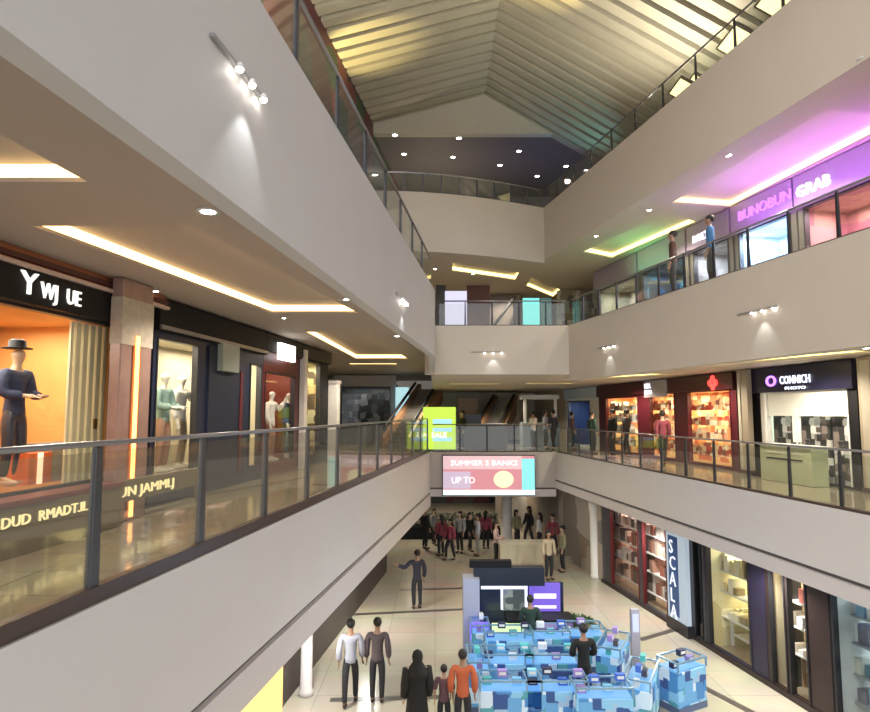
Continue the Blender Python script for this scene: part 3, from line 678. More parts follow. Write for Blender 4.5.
# beige piers
for l, r_, lab in ((738, 748, 'beige pier between the red shop and the black photo shop'), (859, 900, 'broad beige pier at the right edge by the black shop')):
    p = W1.P(W1.s(l, d=-.25), -.25); ww = W1.s(r_, d=-.25) - W1.s(l, d=-.25); t = thing('pillar', lab, 'pillar', (p.x, p.y, 0), W1.rz)
    MB().box(0, ww, 0, .14, 0, ZR - .02).build('shaft', M('pier_beige', (.32, .27, .20), .5), t, bevel=.01); MB().box(-.02, ww + .02, -.02, .14, 0, .12).build('base', brown, t)
    MB().box(ww * .1, ww * .35, -.02, 0, .12, ZR - .1).build('pale_strip', M('pier_pale', (.42, .38, .3)), t)
# black photo shop
a, b = S1(749), S1(858); zb = W1.z(800, 391)
t = shop(W1, 'storefront', 'black shop front with purple ring logo and wide white framed window', a, b, zb, ZR - .03, [(S1(762) - a, S1(849) - a, .05, zb)], black, M('sign_navy', (.012, .012, .035), .3), M('shop_mint', (.60, .66, .55), .5), 1.2, lamp=((.95, 1, .92), 60), mull=white)
ww = S1(849) - S1(762); x = S1(762) - a
MB().box(x, x + ww, .0, .09, W1.z(800, 416), zb).build('header_panel', M('header_white', (.70, .72, .66), .5), t)
MB().box(x, x + .22, -.03, .09, .05, zb).build('door_frame', white, t); MB().box(x + ww * .40, x + ww * .45, -.03, .09, .9, 1.7).build('door_frame', white, t)
m = MB(); cx = S1(777) - a
for k in range(16): a0 = 2 * PI * k / 16; m.box(-.03, .03, 0, .03, -.02, .02, P=lambda q, w_, e, a0=a0: (cx + .15 * math.cos(a0) + q, -.14 + w_, zb + .27 + .11 * math.sin(a0) + e))
m.build('ring_logo', E('purple_ring', (.55, .2, 1), 2), t)
text_mesh('CONNICH', .27, 'sign_lettering', E('sign_blue_white', (.8, .85, 1), 1.6), t, S1(786) - a, -.13, zb + .18, .01, sx=.8); text_mesh('PHOTO', .10, 'sign_lettering', E('sign_blue_white', (.8, .85, 1), 1.6), t, S1(791) - a, -.13, zb + .04, .01, sx=2.0)
mono = patchwork('mono_photos', [(.04, .04, .04), (.5, .5, .5), (.1, .08, .07), (.75, .73, .7), (.03, .03, .03), (.25, .2, .18)], 6)
A_ = S1(773)
for i, (l, r_, lab) in enumerate(((773, 795, 'dark photo display panel left of the white mullion in the black shop'), (800, 829, 'dark photo display panel right of the white mullion in the black shop'), (832, 848, 'photo display panel nearest the right jamb of the black shop'))):
    p = W1.P(W1.s(l, d=.22), .22); q = thing('photo_panel', lab, 'picture display', (p.x, p.y, 0), W1.rz)
    MB().box(0, W1.s(r_, d=.22) - W1.s(l, d=.22), 0, .05, .02, 1.72).build('board', mono, q); MB().box(-.02, W1.s(r_, d=.22) - W1.s(l, d=.22) + .02, .05, .07, .0, 1.74).build('frame', darksteel, q)
p = W1.P(S1(779), -.15); 
t = thing('shop_counter', 'pale green service counter with dark slots before the black shop window', 'counter', (p.x, p.y, 0), W1.rz); ww = S1(832) - S1(779)
MB().box(0, ww, -.4, 0, 0, .82).build('body', M('counter_green', (.42, .46, .30), .5), t, bevel=.01); MB().box(-.03, ww + .03, -.43, .03, .82, .86).build('worktop', white, t)
MB().box(ww * .15, ww * .85, -.41, -.4, .52, .55).build('slot', black, t); MB().box(ww * .15, ww * .85, -.41, -.4, .66, .68).build('slot', lipm, t)
# blue-white shop beyond red shop
a, b = S1(566), S1(598)
t = shop(W1, 'storefront', 'small blue and white lit shop just beyond the red shop', a, b, W1.z(580, 399), ZR - .03, [(.3, S1(590) - a, .1, W1.z(580, 401))], white, M('sign_pale_blue', (.5, .6, .7)), M('deep_blue', (.02, .05, .15)), 1.2, lamp=((.8, .9, 1), 40))
struct(MB().box(-6, 0, 0, .2, 0, ZR - .01, P=lambda x, y, z: W1.P(S1(566) + x, y, z)).build('wall_right', plaster_w))
# ceiling spots of the level-1 right
for px, py, z, lab, k in ((705, 361, ZR, 'round downlight on the right ceiling over the red shop', .9), (866, 348, ZR, 'round downlight at the right edge over the black shop', .9), (600, 377, ZR, 'round downlight beyond the red shop', .8)):
    downlight(px, py, z, lab, k=k)
# ------------------------------------------------------------------ right level-2 shops
n2 = Vector(WR2.n[:2]); W2 = Wall(Vector(WR2.p[:2]) + n2 * 2.6, WR2.u)
def S2(px): return W2.s(px, 250)
zc2 = ZS - .02
seg = [  # px0, px1, label, interior, lamp colour, power
 (800, 905, 'pink and red lit upper shop at the right edge under the purple light', patchwork('goods_pink', [(.55, .3, .28), (.6, .4, .32), (.45, .2, .25), (.5, .4, .38)], 2), (1, .6, .7), 60),
 (735, 798, 'upper shop with bright white and blue lit window', patchwork('goods_bluewhite', [(.6, .7, .9), (.8, .85, .95), (.3, .45, .7)], 2), (.7, .85, 1), 140),
 (690, 733, 'grey upper shop with checked pattern window', patchwork('goods_grey', [(.3, .3, .32), (.22, .22, .25), (.4, .4, .42)], 5), (.9, .9, 1), 45),
 (640, 688, 'upper shop with dark blue window and green light overhead', patchwork('goods_navy', [(.03, .08, .2), (.06, .05, .05), (.1, .25, .35), (.2, .15, .1)], 3), (.7, .9, 1), 40),
 (595, 638, 'pale grey green upper shop beyond the navy one', patchwork('goods_sage', [(.35, .36, .28), (.5, .48, .42), (.25, .2, .15)], 3), (1, .95, .8), 45)]
for p0, p1, lab, inn, lc, pw in seg:
    a, b = S2(p0), S2(p1)
    t = shop(W2, 'storefront', lab, a, b, Z2 + 1.75, zc2, [(.15, b - a - .15, Z2 + .12, Z2 + 1.75)], M('upper_front', (.2, .19, .18)), M('upper_sign', (.36, .30, .42), .4), inn, 1.2, lamp=(lc, pw), z0=Z2)
    if p0 == 735:
        text_mesh('BUNOBUN', .34, 'sign_lettering', E('sign_violet', (.55, .2, .9), 1.2), t, .3, -.12, 2.0, .02, sx=1.0)
    if p0 == 800:
        text_mesh('GRAB', .34, 'sign_lettering', E('sign_white', (.9, .9, 1), 2.5), t, .1, -.12, 1.95, .02, sx=1.0)
    if p0 == 690: text_mesh('ROLTI', .26, 'sign_lettering', E('sign_white', (.9, .9, 1), 2.5), t, .3, -.12, 1.95, .02)
for px, py, lab, k in ((864, 59, 'brightest downlight on the topmost right ceiling edge', 1.2), (728, 155, 'round downlight before the long cove light', 1.1), (649, 210, 'round downlight between the two upper cove lights', .9), (729, 217, 'round downlight beside the corner of the long cove light', .9), (841, 167, 'round downlight in the purple lit ceiling', 1.1), (596, 236, 'small downlight by the second upper cove light', .9), (610, 268, 'small downlight near the green lit upper shop', .8), (562, 253, 'small downlight on the curved gallery underside', .9), (435, 269, 'small downlight by the upper left parapet corner', .9), (473, 274, 'small downlight above the upper bridge', .8)):
    downlight(px, py, ZS, lab, k=k)
q = W2.P((S2(800) + S2(870)) / 2, -.55, 5.75); light('AREA', 'purple_lamp', q, 48, (.58, .14, 1), 4.5, (PI, 0, W2.rz), sy=.3)
q = W2.P(S2(655), -.5, 5.8); light('AREA', 'green_lamp', q, 9, (.2, 1, .35), 2.0, (PI, 0, W2.rz), sy=.3)
# lit skylight panels lying in the right roof slope
def onroof(px, py):
    r = ray(px, py); n = Vector((.60, 0, 1)); k = (RZ + .60 * RX - .03 - n.dot(EYE)) / n.dot(r); return EYE + r * k
for cx_, cy_, w_, h_, lab in ((738, 42, .95, .62, 'largest yellow lit panel low on the right roof slope'), (683, 89, .85, .5, 'smaller yellow lit panel farther along the right roof slope'), (701, 80, .3, .5, 'narrow yellow lit panel between the two larger ones'), (778, 0, .8, .6, 'yellow lit panel at the top right edge of the roof')):
    p = onroof(cx_, cy_); t = thing('skylight_panel', lab, 'lit panel', tuple(p)); t.rotation_euler = (0, math.atan(.60), 0)
    MB().box(-h_ / 2, h_ / 2, -w_ / 2, w_ / 2, -.03, .03).build('pane', win_e, t); m = MB()
    for s in (-1, 1): m.box(s * h_ / 2 - .02, s * h_ / 2 + .02, -w_ / 2, w_ / 2, -.05, .04); m.box(-h_ / 2, h_ / 2, s * w_ / 2 - .02, s * w_ / 2 + .02, -.05, .04)
    m.build('frame', brown, t)
# ceiling spots of the top gallery
for i, (px, py) in enumerate(((395, 135), (404, 154), (459, 138), (453, 157), (500, 165), (519, 151), (537, 176), (566, 166), (391, 183))):
    downlight(px, py, ZB - .1, ['leftmost upper', 'leftmost lower', 'second row upper', 'second row lower', 'central low', 'central high', 'low right', 'rightmost', 'lowest left'][i] + ' spot on the dark ceiling under the gable', 'downlights on the dark ceiling under the gable', k=1.5)

# ------------------------------------------------------------------ far end, level 1
WB = Wall((0, 34), (1, 0))
def bx(l, r_, t_, b_, Y):  # real extents of something standing at depth Y
    A_, B_ = ony(l, t_, Y), ony(r_, b_, Y); return A_.x, B_.x, B_.z, A_.z
x0, x1, z0, z1 = bx(334, 396, 386, 418, 33)
a = x0; t = shop(Wall((0, 33), (1, 0)), 'storefront', 'black fronted shop facing the camera at the far left end', x0, x1, z1, min(z1 + .6, ZC - .05), [(.4, (x1 - x0) - .3, .9, z1 - .05)], M('far_grey', (.30, .30, .30)), M('far_pale_sign', (.45, .40, .40)), patchwork('goods_dark', [(.02, .02, .02), (.08, .08, .08), (.03, .04, .04), (.2, .2, .19)], 3), 1.2, lamp=((1, 1, 1), 14))
x0, x1, z0, z1 = bx(396, 408, 389, 402, 33)
t = thing('poster_stand', 'pale cyan lit panel between the black shop and the escalator', 'sign', (x0, 32.6, 0)); MB().box(0, .7, 0, .1, 1.2, 2.9).build('panel', E('cyan_panel', (.5, .8, .85), .7), t); MB().box(.05, .65, .1, .2, 0, 1.2).build('stand', darksteel, t)
def escalator(label, p0, p1, wdt, top):
    p0, p1 = Vector(p0), Vector(p1); d = Vector((p1.x - p0.x, p1.y - p0.y)); L = d.length; H = p1.z - p0.z; rz = math.atan2(d.y, d.x)
    t = thing('escalator', label, 'escalator', p0, rz)
    for y in (-wdt / 2, wdt / 2):
        MB().add([(0, y - .1, 0), (L, y - .1, H - .9), (L, y - .1, H), (0, y - .1, .5), (0, y + .1, 0), (L, y + .1, H - .9), (L, y + .1, H), (0, y + .1, .5)], [(0, 1, 2, 3), (7, 6, 5, 4), (0, 4, 5, 1), (1, 5, 6, 2), (2, 6, 7, 3), (3, 7, 4, 0)]).build('side_panel', M('escalator_side', (.30, .17, .09), .4, scale=3, var=.2), t)
        MB().tube([(0, y, .85), (.2, y, 1.0), (L * .86, y, H + .0)], .07, 8).build('handrail', black, t, smooth=True)
    m = MB(); n = 16
    for i in range(n):
        x = L * i / n; z = (H - .3) * i / n; m.box(x, x + L / n, -wdt / 2 + .1, wdt / 2 - .1, z, z + (H - .3) / n)
    m.build('steps', M('step_metal', (.2, .19, .18), .4, .5), t); return t
escalator('brown sided escalator climbing behind the yellow green sign', (-1.7, 27.6, 0), (-.25, 33.0, 3.1), 1.2, 0)
escalator('brown sided escalator climbing beyond the middle of the far walkway', (2.4, 29.2, 0), (3.9, 34.0, 2.5), 1.1, 0)
# yellow-green sign
x0, x1, z0, z1 = bx(423, 456, 407, 446, 25.7)
t = thing('lit_poster_stand', 'bright yellow green lit poster stand at the far end of the left walkway', 'sign', (x0, 25.9, 0))
MB().box(0, x1 - x0, 0, .12, .05, z1).build('panel', E('yellow_green', (.55, .80, .08), .85), t)
m = MB()
for k, (h0, h1) in enumerate(((.62, .72), (.44, .52), (.22, .30))): m.box((x1 - x0) * .3, (x1 - x0) * .88, -.012, 0, z1 * h0, z1 * h1)
m.build('text_band', E('poster_blue', (.35, .65, .95), 1.0), t)
text_mesh('SALE', .27, 'lettering', E('sign_white', (.9, .9, 1), 2.5), t, .35, -.03, z1 * .31, .008, sx=1.1)
MB().box(-.04, x1 - x0 + .04, -.02, .14, 0, .06).build('foot', darksteel, t)
# grey kiosk and far wall furniture
x0, x1, z0, z1 = bx(463, 507, 416, 443, 27)
t = thing('reception_desk', 'dark grey desk behind the far balustrade right of the yellow sign', 'desk', (x0, 27, 0)); MB().box(0, x1 - x0, 0, .6, 0, 1.05).build('body', M('desk_grey', (.10, .11, .12), .5), t, bevel=.01); MB().box(-.05, x1 - x0 + .05, -.05, .65, 1.05, 1.1).build('worktop', M('desk_top', (.25, .26, .28)), t); MB().box(.1, .8, .2, .25, 1.1, 1.5).build('monitor', darksteel, t)
for l, r_, t_, mt, lab in ((458, 478, 398, M('far_pink', (.35, .25, .23)), 'dusky pink panel behind the grey desk'), (508, 520, 398, M('far_beige', (.45, .38, .28)), 'beige panel beside the second escalator'), (560, 572, 400, M('far_pinkish', (.45, .32, .27)), 'pinkish panel near the small blue shop')):
    x0, x1, z0, z1 = bx(l, r_, t_, 440, 33.5); t = thing('wall_panel', lab, 'panel', (x0, 33.5, 0)); MB().box(0, x1 - x0, 0, .1, 0, min(2.6, z1)).build('panel', mt, t); MB().box(-.03, x1 - x0 + .03, -.02, .12, 0, .12).build('base', brown, t)
struct(MB().box(-3.4, 14, 36, 36.2, 0, ZR - .01).build('wall_back', M('far_wall', (.55, .50, .43), .6)))
struct(MB().box(-12, -3.4, 36, 36.2, 0, ZC - .01).build('wall_back', M('far_wall_l', (.55, .52, .48), .6)))
for px in (537, 549, 531):
    pass
# white-blue kiosk group
x0, x1, z0, z1 = bx(522, 560, 400, 445, 29)
t = thing('white_kiosk', 'white and blue grey kiosk among the people on the far walkway', 'kiosk', (x0, 29, 0))
MB().box(0, x1 - x0, 0, 1, 0, 1.1).build('counter', M('kiosk_bluegrey', (.22, .27, .30), .5), t, bevel=.02); MB().box(.1, .22, .1, .22, 1.1, 2.3).build('post', white, t); MB().box(x1 - x0 - .22, x1 - x0 - .1, .1, .22, 1.1, 2.3).build('post', white, t); MB().box(0, x1 - x0, 0, 1, 2.2, 2.4).build('canopy', M('kiosk_white', (.6, .62, .64)), t)
# big LED screen on the walkway front
x0, x1, z0, z1 = bx(443, 535, 456, 495, BK1 - .20)
t = thing('led_screen', 'wide pink and red lit screen with pale lettering on the far walkway front', 'screen', (x0, BK1 - .20, z0)); ww, hh = x1 - x0, z1 - z0
MB().box(0, ww, 0, .1, 0, hh).build('panel', E('led_pink', (.72, .30, .34), .6), t)
MB().box(-.04, ww + .04, .1, .14, -.04, hh + .04).build('housing', darksteel, t)
MB().box(0, ww * .86, -.01, 0, hh * .66, hh).build('upper_band', E('led_rose', (.80, .55, .58), .65), t)
MB().box(0, ww * .3, -.01, 0, hh * .16, hh * .60).build('left_block', E('led_lilac', (.62, .50, .64), .65), t)
MB().box(0, ww, -.014, 0, 0, hh * .13).build('bottom_strip', E('led_ice', (.75, 1, .98), .95), t)
MB().box(ww * .86, ww, -.012, 0, hh * .13, hh * .93).build('cyan_block', E('led_cyan', (.25, .75, .74), .8), t)
MB().ball((ww * .66, 0, hh * .40), (ww * .11, .02, hh * .22)).build('gold_emblem', E('led_gold', (.95, .85, .55), .75), t)
lt = E('led_text', (1, .95, .95), 1.0)
text_mesh('SUMMER S BANKS', .28, 'lettering', lt, t, ww * .08, -.03, hh * .76, .005, sx=1.2); text_mesh('UP TO', .36, 'lettering', lt, t, ww * .09, -.03, hh * .30, .005, sx=.9)
# far end, level 2
def panel(l, r_, t_, b_, Y, mt, lab, nm='wall_panel', cat='panel', zz=Z2):
    x0, x1, z0, z1 = bx(l, r_, t_, b_, Y); t = thing(nm, lab, cat, (x0, Y, zz)); h = max(.5, min(2.4, z1 - zz))
    MB().box(0, x1 - x0, 0, .1, .08, h).build('panel', mt, t); MB().box(-.03, x1 - x0 + .03, -.03, .13, 0, .08).build('base', darksteel, t); return t
panel(445, 467, 291, 330, 19.6, E('panel_lilac', (.62, .60, .80), .8), 'white and lilac lit panel at the left of the upper bridge', 'poster_stand', 'sign')
panel(467, 490, 285, 330, 24, M('far_maroon', (.12, .04, .04)), 'dark maroon panel behind the upper bridge')
panel(489, 520, 287, 330, 26, M('far_taupe', (.25, .20, .18)), 'taupe panel at the centre behind the upper bridge')
panel(523, 540, 298, 335, 19.4, E('panel_cyan', (.18, .70, .68), .85), 'bright cyan lit poster stand on the upper bridge', 'poster_stand', 'sign')
panel(541, 552, 298, 335, 20.2, M('far_teal', (.08, .22, .22)), 'dark teal stand right behind the cyan poster')
panel(436, 446, 285, 330, 22, M('far_black', (.02, .02, .02)), 'black panel at the far left of the upper bridge')
t = thing('stair_rail', 'dark slanting stair handrail behind the upper bridge', 'stair', (2.3, 24.5, Z2)); MB().tube([(0, 0, .8), (1.0, 1.0, 2.2)], .07).build('handrail', black, t); MB().box(-.04, .04, -.04, .04, 0, .8).build('post', black, t); MB().box(.96, 1.04, .96, 1.04, 0, 2.2).build('post', black, t)
struct(MB().box(-9, 12, 30, 30.2, Z2, ZS - .01).build('wall_back', M('far_upper_wall', (.26, .24, .21), .6)))
for l, r_, lab, mt in ((557, 575, 'speckled olive and white shop panel right of the upper bridge', 'sp1'), (576, 596, 'speckled grey shop panel beside the pale upper shops', 'sp2')):
    panel(l, r_, 290, 330, 25, patchwork(mt, [(.3, .27, .18), (.6, .58, .5), (.15, .12, .1), (.4, .45, .4)], 4), lab)

# ------------------------------------------------------------------ ground level right shops
WG = Wall((7.2, 12.75), (.167, -1)); SG = lambda px: WG.s(px, 600)
zg = -1.52
def gshop(l, r_, lab, inn, lc, pw, opens, solid=black, depth=1.8, mull=None):
    a, b = SG(l), SG(r_)
    return shop(WG, 'storefront', lab, a, b, zg, -1.42, [(SG(p) - a, SG(q) - a, GZ + .12, zg) for p, q in opens], solid, black, inn, depth, lamp=(lc, pw), z0=GZ, mull=mull), a
gshop(604, 671, 'ground floor shop with pinkish brown displays behind dark mullions', patchwork('goods_clay', [(.45, .25, .18), (.6, .42, .33), (.25, .1, .08), (.65, .55, .48), (.12, .08, .07)], 3), (1, .80, .70), 70, [(612, 640), (644, 668)], M('slate', (.07, .07, .085), .4), mull=maroon)
gshop(671.5, 705, 'narrow dark ground floor bay with a tall white and blue banner', black, (1, 1, 1), 12, [(695, 703)], M('slate', ()), mull=black)
a, b = SG(673), SG(692); p = WG.P(a, -.15)
t = thing('vertical_banner', 'tall white and blue lit vertical banner with stacked letters', 'banner', (p.x, p.y, GZ), WG.rz)
MB().box(0, b - a, 0, .12, .3, 2.55).build('panel', E('banner_pale', (.42, .50, .58), .6), t); MB().box((b - a) * .12, (b - a) * .62, -.01, 0, .4, 2.45).build('blue_field', M('banner_blue', (.05, .12, .35), .4), t)
for k, ch in enumerate('SCALA'): text_mesh(ch, .5, 'lettering', E('banner_text', (.8, .85, .9), .8), t, (b - a) * .18, -.02, 2.0 - k * .42, .008, sx=.9)
MB().box(-.05, b - a + .05, -.03, .15, 0, .3).build('foot', darksteel, t)
creamg = patchwork('goods_cream', [(.75, .68, .42), (.55, .5, .3), (.8, .78, .6), (.6, .5, .25), (.8, .74, .5)], 1.6)
gshop(705.5, 765, 'cream lit ground floor shop with pale goods on tables', creamg, (1, .92, .62), 55, [(708, 750)], M('plum_pier', (.022, .018, .05), .4), 2.4, mull=darksteel)
gshop(765.5, 828, 'ground floor shop with tan wooden tables behind glass', M('inner_tan', (.50, .42, .27)), (1, .88, .62), 50, [(769, 785), (787, 806)], M('brown_pier', (.03, .016, .014), .4), 2.4, mull=darksteel)
gshop(828.5, 960, 'white lit ground floor shop with blue counters at the right edge', M('inner_pale', (.5, .55, .55)), (.85, .95, 1), 50, [(831, 955)], black, 2.6)
struct(MB().box(-14, 0, 0, .3, GZ, -1.42, P=lambda x, y, z: WG.P(SG(603) + x, y, z)).build('wall_right', patchwork('far_ground_wall', [(.40, .37, .33), (.30, .24, .18), (.5, .48, .44), (.42, .36, .3), (.22, .2, .18)], .7)))
# skirting along the shop bases
struct(MB().box(SG(603), SG(960), -.05, 0, 0, .1, P=lambda x, y, z: WG.P(x, y, GZ + z)).build('baseboard_right', M('skirt_dark', (.03, .02, .02))))
def table(px, d, lab, w_, mt, top, h=.8, items=None, dp=.6):
    p = WG.P(SG(px), d); t = thing('display_table', lab, 'table', (p.x, p.y, GZ + .02), WG.rz)
    MB().box(-w_ / 2, w_ / 2, -dp / 2, dp / 2, h - .05, h).build('tabletop', top, t, bevel=.005)
    for sx in (-1, 1):
        for sy in (-1, 1): MB().box(sx * (w_ / 2 - .05) - .03, sx * (w_ / 2 - .05) + .03, sy * (dp / 2 - .05) - .03, sy * (dp / 2 - .05) + .03, 0, h - .05).build('leg', mt, t)
    MB().box(-w_ / 2 + .1, w_ / 2 - .1, -dp / 2 + .05, dp / 2 - .05, .25, .29).build('shelf', mt, t)
    m = MB(); k = -w_ / 2 + .08
    while k < w_ / 2 - .2:
        q = R_.uniform(.1, .2); m.box(k, k + q, -dp / 2 + .1, dp / 2 - .1, 0, R_.uniform(.05, .3)); k += q + .06
    o = m.build('table_goods', items or creamg); o.location = WG.P(SG(px), d, GZ + .02 + h); o.rotation_euler = (0, 0, WG.rz)
    tag(o, 'small pale goods spread over ' + lab.replace(' standing', ''), 'goods', kind='stuff'); return t
for px, d, lab, w_, mt, top in ((722, .9, 'pale display table near the cream window', 1.3, white, cream), (746, 1.5, 'pale display table at the right of the cream shop', .8, white, cream), (780, .9, 'tan wooden display table beside the brown pier', .6, tanwood, tanwood), (800, 1.1, 'tan wooden display table next to the black pier', .6, tanwood, tanwood), (890, 1.2, 'white display table cut by the right picture edge', .8, white, white)):
    table(px, d, lab, w_, mt, top)
def clutter(l, r_, d, zs, cols, lab, wmin=.08, wmax=.28, board=None, fill=.9):
    a, b = WG.s(l, 600, d), WG.s(r_, 600, d); p = WG.P(a, d, GZ); w = b - a
    t = thing('display_shelf', 'tiered shelves with ' + lab, 'shelf', tuple(p), WG.rz)
    for z0, z1 in zs: MB().box(0, w, 0, .32, z0 - .03, z0).build('shelf_board', board or white, t)
    for x in (0, w): MB().box(x - .015, x + .015, 0, .32, .02, zs[-1][1]).build('upright', darksteel, t)
    m = MB(mi) if 0 else MB()
    for z0, z1 in zs:
        x = .04
        while x < w - wmin:
            q = R_.uniform(wmin, wmax); q = min(q, w - x - .02)
            if R_.random() < fill: m.box(x, x + q * .85, R_.uniform(.02, .1), .28, z0 + .002, z0 + (z1 - z0) * R_.uniform(.35, .92), mi=R_.randrange(len(cols)))
            x += q
    o = m.build('shelf_goods', [M('goods_%s_%d' % (lab.split()[0], i), c, .6) for i, c in enumerate(cols)]); o.location = p; o.rotation_euler = (0, 0, WG.rz)
    tag(o, lab, 'goods', kind='stuff')
clutter(613, 639, .35, [(.35, .9), (.95, 1.45), (1.5, 2.0), (2.05, 2.55)], [(.5, .3, .22), (.65, .5, .42), (.12, .08, .08), (.7, .62, .58), (.3, .12, .08)], 'clay and cream goods in the far window of the clay shop')
clutter(646, 667, .35, [(.35, .9), (.95, 1.45), (1.5, 2.0), (2.05, 2.55)], [(.42, .22, .16), (.6, .45, .38), (.15, .1, .1), (.35, .12, .08), (.75, .68, .62)], 'brick red goods in the near window of the clay shop')
clutter(711, 748, .4, [(.75, .95), (1.35, 1.75), (1.85, 2.4)], [(.75, .66, .38), (.85, .82, .7), (.5, .38, .18), (.35, .28, .15), (.8, .75, .55)], 'golden goods in the cream lit window')
clutter(770, 784, .4, [(.75, .95), (1.3, 1.7), (1.8, 2.3)], [(.75, .6, .3), (.85, .8, .65), (.55, .2, .1), (.4, .3, .15)], 'amber goods in the narrow window beside the plum pier')
clutter(788, 805, .4, [(.75, .95), (1.3, 1.7), (1.8, 2.3)], [(.6, .5, .4), (.8, .78, .75), (.5, .15, .12), (.3, .25, .2)], 'mixed goods in the narrow window beside the dark brown pier')
clutter(834, 900, .4, [(.45, .8), (.95, 1.3), (1.5, 1.9), (2.0, 2.5)], [(.1, .2, .25), (.7, .78, .78), (.15, .15, .2), (.2, .4, .6), (.5, .55, .5)], 'bluish goods in the white lit window', board=M('board_grey', (.3, .33, .34)))
p = WG.P(WG.s(862, 700, 1.0), 1.0, GZ); t = thing('black_cabinet', 'low black cabinet at the bottom right picture corner', 'cabinet', (p.x, p.y, GZ), WG.rz)
MB().box(-.35, .35, -.25, .25, .05, .8).build('body', black, t, bevel=.01); MB().box(-.37, .37, -.27, .27, .8, .83).build('top', M('cab_top', (.15, .15, .16), .2), t); MB().box(-.3, .3, -.2, .2, 0, .05).build('plinth', darksteel, t)
# ------------------------------------------------------------------ ground level left
WGL = Wall(Vector(L1L(10)) + Vector((-.993, .1186)) * 1.1, (.1186, .993))
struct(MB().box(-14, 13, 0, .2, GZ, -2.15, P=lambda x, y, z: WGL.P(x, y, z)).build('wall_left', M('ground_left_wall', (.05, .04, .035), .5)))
s0, z1 = WGL.hit(240, 683); s1, z0 = WGL.hit(292, 712); 
p = WGL.P(WGL.s(272, 705, -.62), -.55, GZ)
t = thing('lit_shop_sign', 'glowing yellow orange panel low at the bottom left of the ground floor', 'sign', tuple(p), WGL.rz)
MB().box(-1.6, .55, -.04, .06, .35, 1.55).build('panel', E('amber_panel', (1, .62, .18), 1.3), t); MB().box(-1.65, .60, .06, .10, .3, 1.6).build('frame', steel, t); MB().box(-1.5, .4, -.03, .05, 0, .3).build('foot', darksteel, t)
p = onz(306, 695, GZ); t = thing('pillar', 'pale round pillar under the left walkway edge', 'pillar', tuple(p))
MB().lathe([(.15, .0), (.15, .1), (.12, .12), (.12, 1.95), (.15, 2.0), (.15, 2.02)], n=20).build('shaft', lipm, t, smooth=True)
# far pillars under the bridge
for px, Y, r, lab in ((507, 27.5, .22, 'white pillar under the far walkway, left of the pair'), (594, 22.2, .15, 'white pillar standing before the clay lit shop corner')):
    p = ony(px, 520, Y); r_h = 3.15 if px < 550 else 2.68; t = thing('pillar', lab, 'pillar', (p.x, Y, GZ)); MB().lathe([(r * 1.2, 0), (r * 1.2, .1), (r, .12), (r, r_h - .4), (r * 1.2, r_h - .35), (r * 1.2, r_h)], n=18).build('shaft', white, t, smooth=True)
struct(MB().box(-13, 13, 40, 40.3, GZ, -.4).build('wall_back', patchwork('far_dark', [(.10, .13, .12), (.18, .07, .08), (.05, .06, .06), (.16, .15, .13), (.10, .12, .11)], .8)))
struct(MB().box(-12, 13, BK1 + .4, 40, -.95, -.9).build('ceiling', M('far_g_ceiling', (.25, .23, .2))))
leafm = M('hedge_leaf', (.06, .09, .05), .7, scale=20, var=.5)
def leafball(m, c, r, n, s=.07):
    for i in range(n):
        v = Vector((R_.gauss(0, 1), R_.gauss(0, 1), R_.gauss(0, 1))).normalized(); p = Vector(c) + Vector((v.x * r[0], v.y * r[1], v.z * r[2])) * R_.uniform(.6, 1)
        a = Vector((R_.gauss(0, 1), R_.gauss(0, 1), R_.gauss(0, 1))).normalized() * s; b = a.cross(v).normalized() * s * .5
        m.add([p - a, p + b, p + a, p - b], [(0, 1, 2, 3)])
x0, x1, z0, z1 = bx(398, 500, 525, 548, 29)
t = thing('planter_hedge', 'long dark hedge in a black planter beyond the ground floor crowd', 'hedge', ((x0 + x1) / 2, 29, GZ)); L = (x1 - x0)
MB().box(-L / 2, L / 2, -.3, .3, 0, .55).build('planter', black, t, bevel=.01); m = MB()
for k in range(int(L / .35)): leafball(m, (-L / 2 + .2 + .35 * k, 0, .85), (.28, .28, .35), 80, .08)
m.build('foliage', leafm, t)
x0, x1, z0, z1 = bx(500, 546, 542, 570, 23)
t = thing('beige_kiosk', 'plain beige block kiosk behind the navy exhibition booth', 'kiosk', (x0, 23, GZ)); MB().box(0, x1 - x0, 0, .7, 0, .95).build('body', M('kiosk_beige', (.50, .46, .34)), t, bevel=.01); MB().box(-.03, x1 - x0 + .03, -.03, .73, .95, 1.0).build('worktop', M('kiosk_top', (.55, .52, .42)), t); MB().box(0, x1 - x0, -.01, 0, 0, .3).build('kickboard', M('kick_tan', (.42, .32, .22)), t)
# ------------------------------------------------------------------ exhibition booth
Yb = 15.3; bxx = lambda px: ony(px, 600, Yb).x; o0 = bxx(474)
t = thing('exhibition_booth', 'navy exhibition booth with framed screens and a purple lit panel', 'booth', (o0, Yb, GZ)); L = bxx(566) - o0
zz = lambda py: ony(500, py, Yb).z - GZ
MB().box(0, L, .3, .4, 0, zz(586)).build('back_wall', navy, t); MB().box(.0, bxx(545) - o0, 0, .3, zz(586), zz(568)).build('header', M('booth_header', (.01, .015, .03), .4), t)
MB().box(-.1, bxx(512) - o0 - .0, .0, .2, zz(568), zz(561)).build('header_block', black, t)
a, b = bxx(482) - o0, bxx(529) - o0
f = MB(); f.box(a, b, .24, .3, zz(592), zz(589)); f.box(b - .06, b, .24, .3, zz(616), zz(589)); f.box(bxx(502) - o0, bxx(504) - o0, .24, .3, zz(613), zz(589)); f.build('screen_frame', E('booth_white', (.75, .8, 1), 1.1), t)
MB().box(a, bxx(501) - o0, .26, .3, zz(614), zz(592)).build('screen', M('screen_dark', (.02, .025, .05), .2), t)
